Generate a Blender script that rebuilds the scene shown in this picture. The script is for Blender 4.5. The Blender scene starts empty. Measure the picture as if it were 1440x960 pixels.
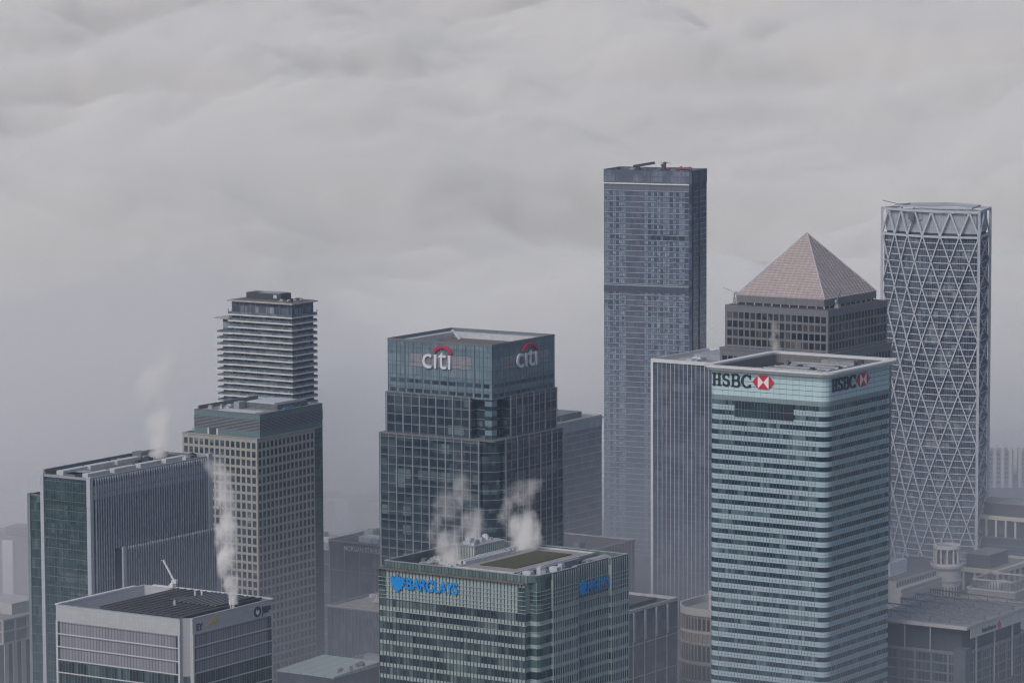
import bpy, math, random
from mathutils import Vector, Matrix, noise
random.seed(7)
sc = bpy.context.scene
COL = sc.collection
R = math.radians

# ------------------------------------------------------------------ materials
TONE = (.82, .87, .95)   # the whole city is cool grey: one tone over every paint, stone and glass
class NT:
    """small helper to write node trees"""
    def __init__(s, name):
        s.m = bpy.data.materials.new(name); s.m.use_nodes = True
        s.t = s.m.node_tree; s.t.nodes.clear()
        s.out = s.n('ShaderNodeOutputMaterial')
    def n(s, typ, **k):
        x = s.t.nodes.new(typ)
        for a, b in k.items(): setattr(x, a, b)
        return x
    def l(s, a, b): s.t.links.new(a, b)
    def math(s, op, a, b=None):
        x = s.n('ShaderNodeMath', operation=op)
        for i, q in enumerate((a, b)):
            if q is None: continue
            if isinstance(q, (int, float)): x.inputs[i].default_value = q
            else: s.l(q, x.inputs[i])
        return x.outputs[0]
    def mix(s, f, a, b, bt='MIX'):
        x = s.n('ShaderNodeMix', data_type='RGBA', blend_type=bt)
        for i, q in ((0, f), (6, a), (7, b)):
            if isinstance(q, (int, float)): x.inputs[i].default_value = q
            elif isinstance(q, tuple): x.inputs[i].default_value = (*q, 1)
            else: s.l(q, x.inputs[i])
        return x.outputs[2]
    def noise(s, scale, vec=None, det=3, rough=.6, stretch=None):
        x = s.n('ShaderNodeTexNoise'); x.inputs['Scale'].default_value = scale
        x.inputs['Detail'].default_value = det; x.inputs['Roughness'].default_value = rough
        if vec is None: vec = s.n('ShaderNodeTexCoord').outputs['Object']
        if stretch:
            mp = s.n('ShaderNodeMapping'); mp.inputs['Scale'].default_value = stretch
            s.l(vec, mp.inputs[0]); vec = mp.outputs[0]
        s.l(vec, x.inputs['Vector']); return x.outputs[0]
    def ramp(s, fac, stops, interp='LINEAR'):
        x = s.n('ShaderNodeValToRGB'); cr = x.color_ramp; cr.interpolation = interp
        while len(cr.elements) < len(stops): cr.elements.new(.5)
        for e, (p, c) in zip(cr.elements, stops):
            e.position = p; e.color = (*c, 1) if isinstance(c, tuple) else (c, c, c, 1)
        s.l(fac, x.inputs[0]); return x.outputs[0]
    def cells(s, du, dv):
        uv = s.n('ShaderNodeTexCoord').outputs['UV']
        sp = s.n('ShaderNodeSeparateXYZ'); s.l(uv, sp.inputs[0])
        u = s.math('DIVIDE', sp.outputs[0], du); v = s.math('DIVIDE', sp.outputs[1], dv)
        return u, v
    def cellrand(s, u, v, seed=0., w=1.):
        c = s.n('ShaderNodeCombineXYZ')
        s.l(s.math('FLOOR', s.math('MULTIPLY', u, w)), c.inputs[0]); s.l(s.math('FLOOR', v), c.inputs[1]); c.inputs[2].default_value = seed
        wn = s.n('ShaderNodeTexWhiteNoise', noise_dimensions='3D'); s.l(c.outputs[0], wn.inputs[0])
        return wn.outputs[0]
    def bsdf(s, col, rough=.5, metal=0., spec=.5):
        b = s.n('ShaderNodeBsdfPrincipled')
        for k, q in (('Base Color', col), ('Roughness', rough), ('Metallic', metal), ('Specular IOR Level', spec)):
            if isinstance(q, (int, float)): b.inputs[k].default_value = q
            elif isinstance(q, tuple): b.inputs[k].default_value = (*[a * c for a, c in zip(q, TONE)], 1)
            else: s.l(s.mix(1., q, TONE, 'MULTIPLY') if k == 'Base Color' else q, b.inputs[k])
        s.l(b.outputs[0], s.out.inputs[0]); return b

def glass(name, stops, du=1.5, dv=4.1, rough=.12, group=.22, spec=.5, bump=0):
    """window glass: each pane its own tone (blinds, lit ceilings, empty rooms), clusters of rooms"""
    s = NT(name); u, v = s.cells(du, dv)
    a = s.cellrand(u, v, 1.); b = s.cellrand(u, v, 5., group)
    f = s.math('ADD', s.math('MULTIPLY', a, .5), s.math('MULTIPLY', b, .5))
    big = s.noise(.035, det=2)
    f = s.math('ADD', f, s.math('MULTIPLY', s.math('SUBTRACT', big, .5), .5))
    s.bsdf(s.ramp(f, stops), rough, 0, spec); return s.m

def panel(name, col, du=1.5, dv=1.5, joint=.0, jcol=None, var=.12, rough=.5, metal=0., streak=.12, spec=.4):
    """cladding panels: tone differs a little from panel to panel, rain streaks, open joints"""
    s = NT(name); u, v = s.cells(du, dv)
    a = s.cellrand(u, v, 2.)
    k = s.math('ADD', 1 - var / 2, s.math('MULTIPLY', a, var))
    st = s.noise(.8, stretch=(1, 1, .06), det=4)
    k = s.math('MULTIPLY', k, s.math('ADD', 1 - streak / 2, s.math('MULTIPLY', st, streak)))
    c = s.mix(1., col, s.n('ShaderNodeCombineColor').outputs[0], 'MULTIPLY')
    cc = s.t.nodes[-2] if False else None
    comb = s.n('ShaderNodeCombineColor')
    for i in range(3): s.l(k, comb.inputs[i])
    c = s.mix(1., col, comb.outputs[0], 'MULTIPLY')
    if joint:
        ju = s.math('LESS_THAN', s.math('FRACT', u), joint / du); jv = s.math('LESS_THAN', s.math('FRACT', v), joint / dv)
        c = s.mix(s.math('MAXIMUM', ju, jv), c, jcol or tuple(q * .45 for q in col))
    s.bsdf(c, rough, metal, spec); return s.m

def plain(name, col, rough=.6, metal=0., var=.25, scale=.5, col2=None):
    s = NT(name); f = s.noise(scale, det=5)
    c2 = col2 or tuple(q * (1 - var) for q in col)
    s.bsdf(s.ramp(f, [(.32, c2), (.68, col)]), rough, metal); return s.m

def gravel(name, col, col2, scale=.25):
    s = NT(name); f = s.noise(scale, det=6, rough=.7); g = s.noise(2.5, det=3)
    c = s.mix(s.ramp(f, [(.35, 0.), (.65, 1.)]), col, col2)
    c = s.mix(s.math('MULTIPLY', g, .35), c, tuple(q * .4 for q in col))
    s.bsdf(c, .9); return s.m

def paint(name, col, rough=.4):
    s = NT(name); f = s.noise(1.5, det=3)
    s.bsdf(s.mix(s.math('MULTIPLY', f, .2), col, tuple(q * .7 for q in col)), rough); return s.m

def volume(name, dens, col=(.95, .95, .96), aniso=.2, emit=None):
    s = NT(name); v = s.n('ShaderNodeVolumePrincipled')
    v.inputs['Color'].default_value = (*col, 1); v.inputs['Density'].default_value = dens; v.inputs['Anisotropy'].default_value = aniso
    s.l(v.outputs[0], s.out.inputs[1]); return s.m

def steam_mat(name, dens, scale, thr, top, r0, r1, drift, bulge):
    """steam: noise-torn density that thins toward the rim of the column and toward its top"""
    s = NT(name); v = s.n('ShaderNodeVolumePrincipled'); v.inputs['Color'].default_value = (.995, .99, .995, 1)
    ob = s.n('ShaderNodeTexCoord').outputs['Object']
    f = s.noise(scale, ob, det=5, rough=.62, stretch=(1, 1, .7))
    sp = s.n('ShaderNodeSeparateXYZ'); s.l(ob, sp.inputs[0])
    h = s.math('DIVIDE', sp.outputs[2], top)
    x = s.math('SUBTRACT', sp.outputs[0], s.math('ADD', s.math('MULTIPLY', s.math('MULTIPLY', h, h), drift), s.math('MULTIPLY', s.math('SINE', s.math('ADD', s.math('MULTIPLY', h, 7.), r0)), 1.2)))
    rr = s.math('SQRT', s.math('ADD', s.math('MULTIPLY', x, x), s.math('MULTIPLY', sp.outputs[1], sp.outputs[1])))
    rad = s.math('ADD', r0, s.math('MULTIPLY', h, r1 - r0))
    if bulge: rad = s.math('MULTIPLY', rad, s.math('ADD', 1., s.math('MULTIPLY', s.math('SINE', s.math('MINIMUM', s.math('MULTIPLY', h, 5.03), 3.1416)), bulge)))
    q = s.math('DIVIDE', rr, rad); edge = s.math('MAXIMUM', s.math('SUBTRACT', 1., s.math('MULTIPLY', q, q)), 0.)
    fade = s.math('SQRT', s.math('MAXIMUM', s.math('SUBTRACT', 1., h), 0.))
    d = s.math('SUBTRACT', s.math('ADD', f, s.math('MULTIPLY', s.math('SUBTRACT', edge, .6), .28)), s.math('ADD', thr, s.math('MULTIPLY', h, .08)))
    d = s.math('MULTIPLY', s.math('MAXIMUM', d, 0.), dens)
    s.l(s.math('MULTIPLY', s.math('MULTIPLY', d, fade), s.math('MINIMUM', s.math('MULTIPLY', edge, 3.), 1.)), v.inputs['Density']); s.l(v.outputs[0], s.out.inputs[1]); return s.m

# ------------------------------------------------------------------ meshes
class MB:
    def __init__(s): s.v = []; s.f = []; s.uv = []
    def face(s, pts, uvs=None):
        b = len(s.v); s.v.extend(tuple(p) for p in pts); s.f.append(tuple(range(b, b + len(pts))))
        s.uv.append(uvs or [(p[0], p[1]) for p in pts])
    def hexa(s, c, so=0.):
        """c: 8 corners, bottom ring then top ring; uv by length along the side"""
        for a, b in ((0, 1), (1, 2), (2, 3), (3, 0)):
            p, q, t, w = c[a], c[b], c[b + 4], c[a + 4]
            L = math.dist(p, q)
            s.face((p, q, t, w), [(so, p[2]), (so + L, q[2]), (so + L, t[2]), (so, w[2])])
        s.face((c[4], c[5], c[6], c[7])); s.face((c[3], c[2], c[1], c[0])); return s
    def box(s, x0, x1, y0, y1, z0, z1):
        return s.hexa([(x0, y0, z0), (x1, y0, z0), (x1, y1, z0), (x0, y1, z0), (x0, y0, z1), (x1, y0, z1), (x1, y1, z1), (x0, y1, z1)], x0)
    def obox(s, p, d, n, s0, s1, z0, z1, d0, d1):
        """box on a wall edge: p start, d along, n outward"""
        def P(a, b, z): return (p[0] + d[0] * a + n[0] * b, p[1] + d[1] * a + n[1] * b, z)
        return s.hexa([P(s0, d1, z0), P(s1, d1, z0), P(s1, d0, z0), P(s0, d0, z0), P(s0, d1, z1), P(s1, d1, z1), P(s1, d0, z1), P(s0, d0, z1)], s0)
    def prism(s, poly, z0, z1, cap=True):
        t = 0; n = len(poly)
        for i in range(n):
            a, b = poly[i], poly[(i + 1) % n]; L = math.dist(a, b)
            s.face(((*a, z0), (*b, z0), (*b, z1), (*a, z1)), [(t, z0), (t + L, z0), (t + L, z1), (t, z1)]); t += L
        if cap: s.face([(*p, z1) for p in poly]); s.face([(*p, z0) for p in reversed(poly)])
        return s
    def ring(s, outer, inner, z0, z1):
        n = len(outer)
        for i in range(n):
            j = (i + 1) % n
            s.hexa([(*outer[i], z0), (*outer[j], z0), (*inner[j], z0), (*inner[i], z0), (*outer[i], z1), (*outer[j], z1), (*inner[j], z1), (*inner[i], z1)])
        return s
    def cone(s, c, r0, r1, z0, z1, n=16):
        a = [(math.cos(2 * math.pi * i / n), math.sin(2 * math.pi * i / n)) for i in range(n)]
        for i in range(n):
            p, q = a[i], a[(i + 1) % n]
            s.face(((c[0] + p[0] * r0, c[1] + p[1] * r0, z0), (c[0] + q[0] * r0, c[1] + q[1] * r0, z0), (c[0] + q[0] * r1, c[1] + q[1] * r1, z1), (c[0] + p[0] * r1, c[1] + p[1] * r1, z1)),
                   [(i * r0 * 6.28 / n, z0), ((i + 1) * r0 * 6.28 / n, z0), ((i + 1) * r0 * 6.28 / n, z1), (i * r0 * 6.28 / n, z1)])
        s.face([(c[0] + p[0] * r1, c[1] + p[1] * r1, z1) for p in a]); s.face([(c[0] + p[0] * r0, c[1] + p[1] * r0, z0) for p in reversed(a)]); return s
    def beam(s, p, q, w, h=None):
        p, q = Vector(p), Vector(q); h = h or w; d = (q - p).normalized()
        side = d.cross(Vector((0, 0, 1)))
        if side.length < .01: side = Vector((1, 0, 0))
        side.normalize(); up = side.cross(d)
        a, b = side * w / 2, up * h / 2
        return s.hexa([tuple(x) for x in (p - a - b, p + a - b, p + a + b, p - a + b, q - a - b, q + a - b, q + a + b, q - a + b)])
    def build(s, name, mat, parent=None, smooth=False):
        me = bpy.data.meshes.new(name); me.from_pydata(s.v, [], s.f)
        uv = me.uv_layers.new(name='UVMap')
        flat = [c for f in s.uv for p in f for c in p]
        uv.data.foreach_set('uv', flat)
        me.materials.append(mat); me.update()
        if smooth: me.polygons.foreach_set('use_smooth', [True] * len(me.polygons))
        o = bpy.data.objects.new(name, me); COL.objects.link(o)
        if parent: o.parent = parent
        return o

def thing(name, label, cat, loc, rz=0, group=None):
    o = bpy.data.objects.new(name, None); COL.objects.link(o); o.empty_display_size = 5
    o.location = (loc[0], loc[1], loc[2] if len(loc) > 2 else 0); o.rotation_euler = (0, 0, R(rz))
    o['label'] = label; o['category'] = cat
    if group: o['group'] = group
    return o
def kind(o, k): o['kind'] = k; return o

def offset(poly, d):
    out = []; n = len(poly)
    for i in range(n):
        a, b, c = poly[i - 1], poly[i], poly[(i + 1) % n]
        u = Vector((b[0] - a[0], b[1] - a[1])).normalized(); w = Vector((c[0] - b[0], c[1] - b[1])).normalized()
        n1 = Vector((u.y, -u.x)); n2 = Vector((w.y, -w.x)); m = n1 + n2
        m = m / max(.2, m.dot(n1))
        out.append((b[0] + m.x * d, b[1] + m.y * d))
    return out
def rect(A, B, x0=0, y0=0): return [(x0 - A, y0), (x0, y0), (x0, y0 + B), (x0 - A, y0 + B)]
def rounded(A, B, r, n=4, x0=0, y0=0):
    pts = []
    for cx, cy, a0 in ((x0 - A + r, y0 + r, 180), (x0 - r, y0 + r, 270), (x0 - r, y0 + B - r, 0), (x0 - A + r, y0 + B - r, 90)):
        for i in range(n + 1):
            a = R(a0 + 90 * i / n); pts.append((cx + r * math.cos(a), cy + r * math.sin(a)))
    return pts
def edges(poly):
    for i in range(len(poly)):
        a, b = Vector(poly[i]), Vector(poly[(i + 1) % len(poly)]); L = (b - a).length
        d = (b - a) / L; yield i, a, d, Vector((d.y, -d.x)), L
def mullions(mb, poly, sp, z0, z1, w, d, only=None, d0=0., ends=True):
    for i, a, u, n, L in edges(poly):
        if only is not None and i not in only: continue
        k = max(1, round(L / sp))
        for j in range(0 if ends else 1, k + (1 if ends else 0)):
            s = L * j / k; mb.obox(a, u, n, s - w / 2, s + w / 2, z0, z1, d0, d)
    return mb
def hlines(mb, poly, zs, h, d, d0=0.):
    for z in zs:
        mb.ring(offset(poly, d), offset(poly, d0 - .05), z - h / 2, z + h / 2)
    return mb
def bands(parent, name, mat, poly, zs, out=.03, inn=-.3):
    """one part per storey: a strip of glazing all round"""
    for z0, z1 in zs:
        MB().ring(offset(poly, out), offset(poly, inn), z0, z1).build(name, mat, parent)
def grid_windows(parent, mat, poly, only, sp, margin, w, zs, h, out=.02, name='window'):
    """single windows in a grid; the hundred that show largest are parts, the rest is one part"""
    rest = MB(); n = 0; allw = []
    for i, a, u, nn, L in edges(poly):
        if i not in only: continue
        k = max(1, round((L - 2 * margin) / sp)); step = (L - 2 * margin) / k
        for z in zs:
            for j in range(k):
                c = margin + (j + .5) * step; allw.append((only.index(i), -z, i, a, u, nn, c))
    allw.sort(key=lambda t: (t[1] // 18, t[0], t[1], t[6]))
    for _, z, i, a, u, nn, c in allw:
        z = -z; ww = w[only.index(i)] if isinstance(w, tuple) else w
        if n < 100:
            m = MB(); m.obox(a, u, nn, c - ww / 2, c + ww / 2, z, z + h, -.1, out); m.uv = [[(p + i * 211, q) for p, q in f] for f in m.uv]
            m.build(name, mat, parent); n += 1
        else:
            rest.obox(a, u, nn, c - ww / 2, c + ww / 2, z, z + h, -.1, out)
    if rest.f: kind(rest.build(name, mat, parent), 'stuff')
def grid_wall(mb, poly, only, sp, margin, w, zs, h, ztop, zbot, d):
    """piers and spandrels standing proud round the windows of grid_windows"""
    for i, a, u, nn, L in edges(poly):
        if i not in only: continue
        ww = w[only.index(i)] if isinstance(w, tuple) else w
        k = max(1, round((L - 2 * margin) / sp)); step = (L - 2 * margin) / k
        mb.obox(a, u, nn, -d if margin else 0, margin + (step - ww) / 2, zbot, ztop, 0, d)
        mb.obox(a, u, nn, L - margin - (step - ww) / 2, L - .01, zbot, ztop, 0, d)
        for j in range(1, k):
            c = margin + j * step; mb.obox(a, u, nn, c - (step - ww) / 2, c + (step - ww) / 2, zbot, ztop, 0, d)
        zz = sorted(zs); zz2 = [zbot - h] + zz + [ztop]
        for p, q in zip(zz2[:-1], zz2[1:]):
            if q - (p + h) > .02: mb.obox(a, u, nn, .02, L - .02, p + h, q, 0, d - .04)
    return mb
# image-left wall faces local -y (runs along x, s negative), image-right wall faces local +x (runs along y)
def fS(s, z, d=0.): return (s, -d, z)
def fE(s, z, d=0.): return (d, s, z)
def fbox(mb, F, s0, s1, z0, z1, d0, d1):
    c = [F(s0, z0, d1), F(s1, z0, d1), F(s1, z0, d0), F(s0, z0, d0), F(s0, z1, d1), F(s1, z1, d1), F(s1, z1, d0), F(s0, z1, d0)]
    return mb.hexa(c, s0)
def fplate(mb, F, pts, d0, d1):
    """flat shape (s,z outline, counter-clockwise as read) with thickness"""
    n = len(pts)
    mb.face([F(p[0], p[1], d1) for p in pts]); mb.face([F(p[0], p[1], d0) for p in reversed(pts)])
    for i in range(n):
        a, b = pts[i], pts[(i + 1) % n]; mb.face([F(*a, d0), F(*b, d0), F(*b, d1), F(*a, d1)])
    return mb
def lettering(parent, name, txt, F, s0, s1, z0, z1, d, mat, bold=.0, thick=.35, shear=0.):
    cu = bpy.data.curves.new(name, 'FONT'); cu.body = txt; cu.extrude = .5; cu.offset = bold; cu.resolution_u = 4; cu.space_character = 1.0
    t = bpy.data.objects.new(name, cu); COL.objects.link(t)
    dg = bpy.context.evaluated_depsgraph_get(); dg.update()
    me = bpy.data.meshes.new_from_object(t.evaluated_get(dg)); bpy.data.objects.remove(t)
    xs = [v.co.x for v in me.vertices]; ys = [v.co.y for v in me.vertices]
    a, b, c, e = min(xs), max(xs), min(ys), max(ys)
    for v in me.vertices:
        q = (v.co.y - c) / (e - c)
        v.co = F(s0 + (s1 - s0) * (v.co.x - a) / (b - a), z0 + (z1 - z0) * q, d + (v.co.z + .5) * thick)
    me.materials.clear(); me.materials.append(mat)
    o = bpy.data.objects.new(name, me); COL.objects.link(o); o.parent = parent; return o
def roof_clutter(parent, mats, x0, x1, y0, y1, z, n, hmin=.8, hmax=2.5, smin=1.5, smax=6, name='plant_unit', seed=1):
    r = random.Random(seed)
    for _ in range(n):
        w, d, h = r.uniform(smin, smax), r.uniform(smin, smax), r.uniform(hmin, hmax)
        x, y = r.uniform(x0, max(x0 + .1, x1 - w)), r.uniform(y0, max(y0 + .1, y1 - d))
        m = MB().box(x, x + w, y, y + d, z, z + h)
        if r.random() < .5:
            m.box(x + w * .2, x + w * .45, y + d * .2, y + d * .7, z + h, z + h + .5); m.box(x + w * .55, x + w * .8, y + d * .2, y + d * .7, z + h, z + h + .5)
        m.build(name, r.choice(mats), parent)
def duct_runs(parent, mat, x0, x1, y0, y1, z, n, along='x', seed=3, name='duct'):
    r = random.Random(seed)
    for _ in range(n):
        t = r.uniform(.5, 1.1)
        if along == 'x':
            y = r.uniform(y0, y1); a = r.uniform(x0, (x0 + x1) / 2); b = r.uniform((x0 + x1) / 2, x1)
            MB().box(a, b, y, y + t, z + .3, z + .3 + t).box(a, a + t, y, y + t, z, z + .3).box(b - t, b, y, y + t, z, z + .3).build(name, mat, parent)
        else:
            x = r.uniform(x0, x1); a = r.uniform(y0, (y0 + y1) / 2); b = r.uniform((y0 + y1) / 2, y1)
            MB().box(x, x + t, a, b, z + .3, z + .3 + t).box(x, x + t, a, a + t, z, z + .3).box(x, x + t, b - t, b, z, z + .3).build(name, mat, parent)
def cradle_crane(label, loc, rz, jib, mat, mat2, h=5., lift=35, group='window cleaning cranes on the roofs', w=1.4):
    t = thing('roof_crane', label, 'roof crane', loc, rz, group)
    MB().box(-w, w, -w, w, 0, .8).box(-w * .7, w * .7, -w * .7, w * .7, .8, h * .55).build('base', mat, t)
    MB().cone((0, 0), w * .45, w * .4, h * .55, h, 10).build('mast', mat, t)
    q = (jib * math.cos(R(lift)), 0, h + jib * math.sin(R(lift)))
    MB().beam((-jib * .2, 0, h - jib * .2 * math.sin(R(lift))), q, w * .42, w * .5).build('jib', mat2, t)
    MB().box(-jib * .28, -jib * .1, -w * .5, w * .5, h - 1.1, h + .3).build('counterweight', mat, t)
    MB().beam((q[0], -w, q[2]), (q[0], w, q[2]), .3).build('spreader', mat2, t)
    return t

YAW = -33.3
# ---- colours (base colours, linear)
M = {}
M['roof_grey'] = gravel('roof_grey', (.22, .21, .21), (.30, .29, .29))
M['roof_dark'] = gravel('roof_dark', (.055, .055, .06), (.09, .09, .095))
M['roof_brown'] = gravel('roof_brown', (.13, .11, .095), (.17, .15, .13))
M['plant_grey'] = plain('plant_grey', (.34, .35, .37), .5)
M['plant_light'] = plain('plant_light', (.55, .56, .58), .5)
M['plant_dark'] = plain('plant_dark', (.05, .055, .065), .6)
M['plant_mid'] = plain('plant_mid', (.16, .165, .18), .6)
M['white_metal'] = plain('white_metal', (.66, .65, .64), .4, var=.12)
M['white_red'] = plain('red_paint', (.28, .10, .09), .5)
M['navy'] = paint('navy_letters', (.012, .02, .05)); M['ink'] = paint('dark_letters', (.012, .016, .03))
M['red'] = paint('red_emblem', (.55, .012, .03)); M['white_sign'] = paint('white_emblem', (.8, .78, .78))
M['blue'] = paint('blue_letters', (.0, .25, .66)); M['grey_sign'] = paint('pale_letters', (.62, .64, .66))
M['yellow'] = paint('yellow_beam', (.55, .42, .06)); M['crimson'] = paint('crimson_arc', (.45, .015, .06))

# ================================================================== 1 banded teal tower with the white roof rim
def banded_tower():
    A, B = 55., 56.5
    t = thing('banded_office_tower', 'pale teal banded glass tower with white roof rim, dark lettering and red hexagon emblems', 'office tower', (126.2, 1557.8), YAW)
    P = rounded(A, B, 3.6, 4)
    pan = panel('teal_panel', (.385, .48, .515), 1.5, 2.05, .0, None, .10, .25, streak=.05)
    crown = panel('pale_teal_panel', (.47, .61, .63), 3.0, 2.1, .0, None, .06, .22, streak=.05)
    gl = glass('teal_window', [(.3, (.008, .022, .036)), (.52, (.018, .042, .056)), (.7, (.055, .10, .108)), (.88, (.12, .18, .185))], 1.5, 4.083, .1, .18)
    mm = plain('teal_mullion', (.15, .21, .23), .4); dk = plain('dark_joint', (.05, .08, .09), .5)
    MB().prism(P, 0, 186.0).build('wall', pan, t)
    MB().ring(offset(P, .01), offset(P, -.6), 186.0, 188.0).build('louvre_band', panel('grey_teal_louvre', (.22, .29, .30), .75, 4, .18, (.1, .14, .15), .1, .4), t)
    MB().ring(offset(P, .02), offset(P, -.6), 188.0, 198.2).build('crown_wall', crown, t)
    hlines(MB(), offset(P, .02), [188 + 2.04 * i for i in range(1, 5)], .16, .06).build('joint', dk, t)
    hlines(MB(), P, [186 - 4.083 * i - 3.0 for i in range(45)], .12, .06).build('joint', mm, t)
    zs = [(186 - 4.083 * i - 1.95, 186 - 4.083 * i) for i in range(45)]
    bands(t, 'window_band', gl, P, [q for q in zs if q[0] > 1], .04)
    mullions(MB(), P, 1.5, 1, 186, .14, .14, ends=False).build('mullion', mm, t)
    mullions(MB(), offset(P, .02), 3.0, 188, 198.2, .1, .06, only=[4, 9], ends=False).build('joint', plain('pale_joint', (.3, .4, .4), .5), t)
    # plant floor opening on the image-left wall
    m = MB(); fbox(m, fS, -42.6, -15.1, 179.4, 185.9, .0, .16); m.build('plant_opening', glass('dark_opening', [(.2, (.012, .02, .03)), (.8, (.03, .055, .065))], 1.5, 3.2), t)
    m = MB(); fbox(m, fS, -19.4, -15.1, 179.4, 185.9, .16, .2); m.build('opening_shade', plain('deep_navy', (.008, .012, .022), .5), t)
    m = MB()
    for i in range(16): fbox(m, fS, -42.3 + 1.5 * i, -42.2 + 1.5 * i, 179.4, 185.9, .16, .3)
    fbox(m, fS, -42.6, -15.1, 182.4, 182.6, .16, .28); m.build('opening_mullion', mm, t)
    # roof rim, deck and plant
    O = offset(P, 3.0); I = offset(P, -.7)
    MB().ring(O, I, 199.2, 200.0).ring(offset(P, 1.9), offset(P, -.9), 198.2, 199.2).build('roof_rim', M['white_metal'], t)
    MB().ring(offset(P, -.7), offset(P, -1.1), 192, 199.2).build('parapet', panel('parapet_inside', (.17, .165, .165), 3, 9, .12), t)
    MB().prism(offset(P, -1.1), 191.5, 192.2).build('roof_deck', M['roof_dark'], t)
    MB().box(-53, -2, 3, 54, 192.2, 195.6).build('plant_deck', plain('navy_screen', (.022, .028, .04), .6), t)
    MB().box(-50, -30, 7, 22, 195.6, 197.0).build('plant_screen', plain('navy_box', (.03, .04, .06), .5), t)
    for i in range(9):
        y = 20 + i * 3.7
        MB().hexa([(-44 + i * .6, y, 196.0), (-16, y, 196.0), (-16, y + .25, 196.0), (-44 + i * .6, y + .25, 196.0), (-44 + i * .6, y + 1.0, 197.3), (-16, y + 1.0, 197.3), (-16, y + 1.25, 197.3), (-44 + i * .6, y + 1.25, 197.3)]).build('louvre_blade', M['plant_grey'] if i % 2 else M['plant_mid'], t)
    for i in range(4):
        x = -13 + i * 2.4
        MB().box(x, x + .8, 8, 50, 195.9, 197.4).build('louvre_blade', M['roof_brown'] if i % 2 else M['plant_mid'], t)
    for i in range(6): MB().cone((-34 + 3.2 * i, 9.5 + (i % 3)), .5, .4, 195.6, 198.8 + .4 * (i % 2), 8).build('vent_pipe', M['plant_light'], t)
    roof_clutter(t, [M['plant_dark'], M['plant_dark'], M['plant_mid']], -48, -6, 6, 50, 195.6, 34, .6, 1.9, 1, 4, seed=5)
    roof_clutter(t, [M['plant_light'], M['plant_grey']], -40, -12, 2.5, 9, 192.2, 7, 3, 5.2, 1, 2.4, seed=4)
    MB().box(-30, -14, 50, 53.5, 192.2, 198.4).build('lift_house', M['plant_grey'], t)
    duct_runs(t, M['plant_grey'], -48, -16, 10, 50, 196.0, 7, 'x', 17); duct_runs(t, M['plant_mid'], -14, -3, 8, 50, 196.0, 5, 'y', 18)
    # signs
    for F, s0, s1, e0, e1 in ((fS, -52.9, -34.7, -34.1, -24.0), (fE, 4.1, 23.8, 24.6, 35.9)):
        z0, z1 = 191.7, 196.9; w = (s1 - s0)
        sg = MB()
        # letters with slab serifs: H, S, B, C
        lw = w / 4.35; st = lw * .2; sf = .5
        def bar(a, b, c, e): fbox(sg, F, a, b, c, e, .1, .5)
        x = s0
        bar(x + st * .5, x + st * 1.6, z0, z1); bar(x + lw - st * 1.7, x + lw - st * .6, z0, z1); bar(x + st, x + lw - st, (z0 + z1) / 2 - .28, (z0 + z1) / 2 + .28)
        for zz in (z0, z1 - sf):
            bar(x, x + st * 2.1, zz, zz + sf); bar(x + lw - st * 2.2, x + lw, zz, zz + sf)
        def curve(pts, th0, th1):
            # stroke of varying width through pts
            n = len(pts); L = []; Rr = []
            for i, (a, b) in enumerate(pts):
                p = pts[max(0, i - 1)]; q = pts[min(n - 1, i + 1)]
                dx, dz = q[0] - p[0], q[1] - p[1]; l = math.hypot(dx, dz) or 1
                k = abs(dz) / l; th = th0 + (th1 - th0) * k
                L.append((a - dz / l * th / 2, b + dx / l * th / 2)); Rr.append((a + dz / l * th / 2, b - dx / l * th / 2))
            for i in range(n - 1): fplate(sg, F, [Rr[i], Rr[i + 1], L[i + 1], L[i]], .1, .5)
        def arc(cx, cz, rx, rz, a0, a1, n=10): return [(cx + rx * math.cos(R(a0 + (a1 - a0) * i / n)), cz + rz * math.sin(R(a0 + (a1 - a0) * i / n))) for i in range(n + 1)]
        H = z1 - z0; th0, th1 = .55, st * 1.25
        x = s0 + lw * 1.12; c = x + lw * .42; rx = lw * .3
        curve(arc(c, z1 - H * .27, rx, H * .23, 35, 250) + arc(c, z0 + H * .27, rx, H * .23, 80, -145), th0 + .1, th1)
        bar(c + rx * .9, c + rx * 1.15, z1 - H * .32, z1); bar(c - rx * 1.15, c - rx * .9, z0, z0 + H * .32)
        x = s0 + lw * 2.1; bar(x + st * .5, x + st * 1.6, z0, z1); bar(x, x + st * 2, z0, z0 + sf); bar(x, x + st * 2, z1 - sf, z1)
        c = x + st * 2
        curve([(c - st, z1 - .28)] + arc(c + lw * .15, z1 - H * .26, lw * .3, H * .24, 88, -88) + [(c - st, z1 - H * .5)], th0, th1)
        curve([(c - st, z1 - H * .5)] + arc(c + lw * .18, z0 + H * .27, lw * .34, H * .25, 88, -88) + [(c - st, z0 + .28)], th0, th1)
        x = s0 + lw * 3.25; c = x + lw * .6
        curve(arc(c, (z0 + z1) / 2, lw * .5, H * .47, 40, 320, 16), th0, th1); bar(c + lw * .36, c + lw * .46, z1 - H * .36, z1); bar(c + lw * .38, c + lw * .46, z0, z0 + H * .25)
        sg.build('sign_lettering', M['ink'], t)
        c, W, z = (e0 + e1) / 2, (e1 - e0), (z0 + z1) / 2; h = 2.75
        em = MB(); q = W / 4
        for pts in ([(c - 2 * q, z), (c - q, z - h), (c - q, z + h)], [(c + q, z - h), (c + 2 * q, z), (c + q, z + h)], [(c - q, z + h), (c, z), (c + q, z + h)], [(c - q, z - h), (c + q, z - h), (c, z)]):
            fplate(em, F, pts, .1, .45)
        e = em.build('sign_emblem', M['red'], t); wt = MB()
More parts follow.
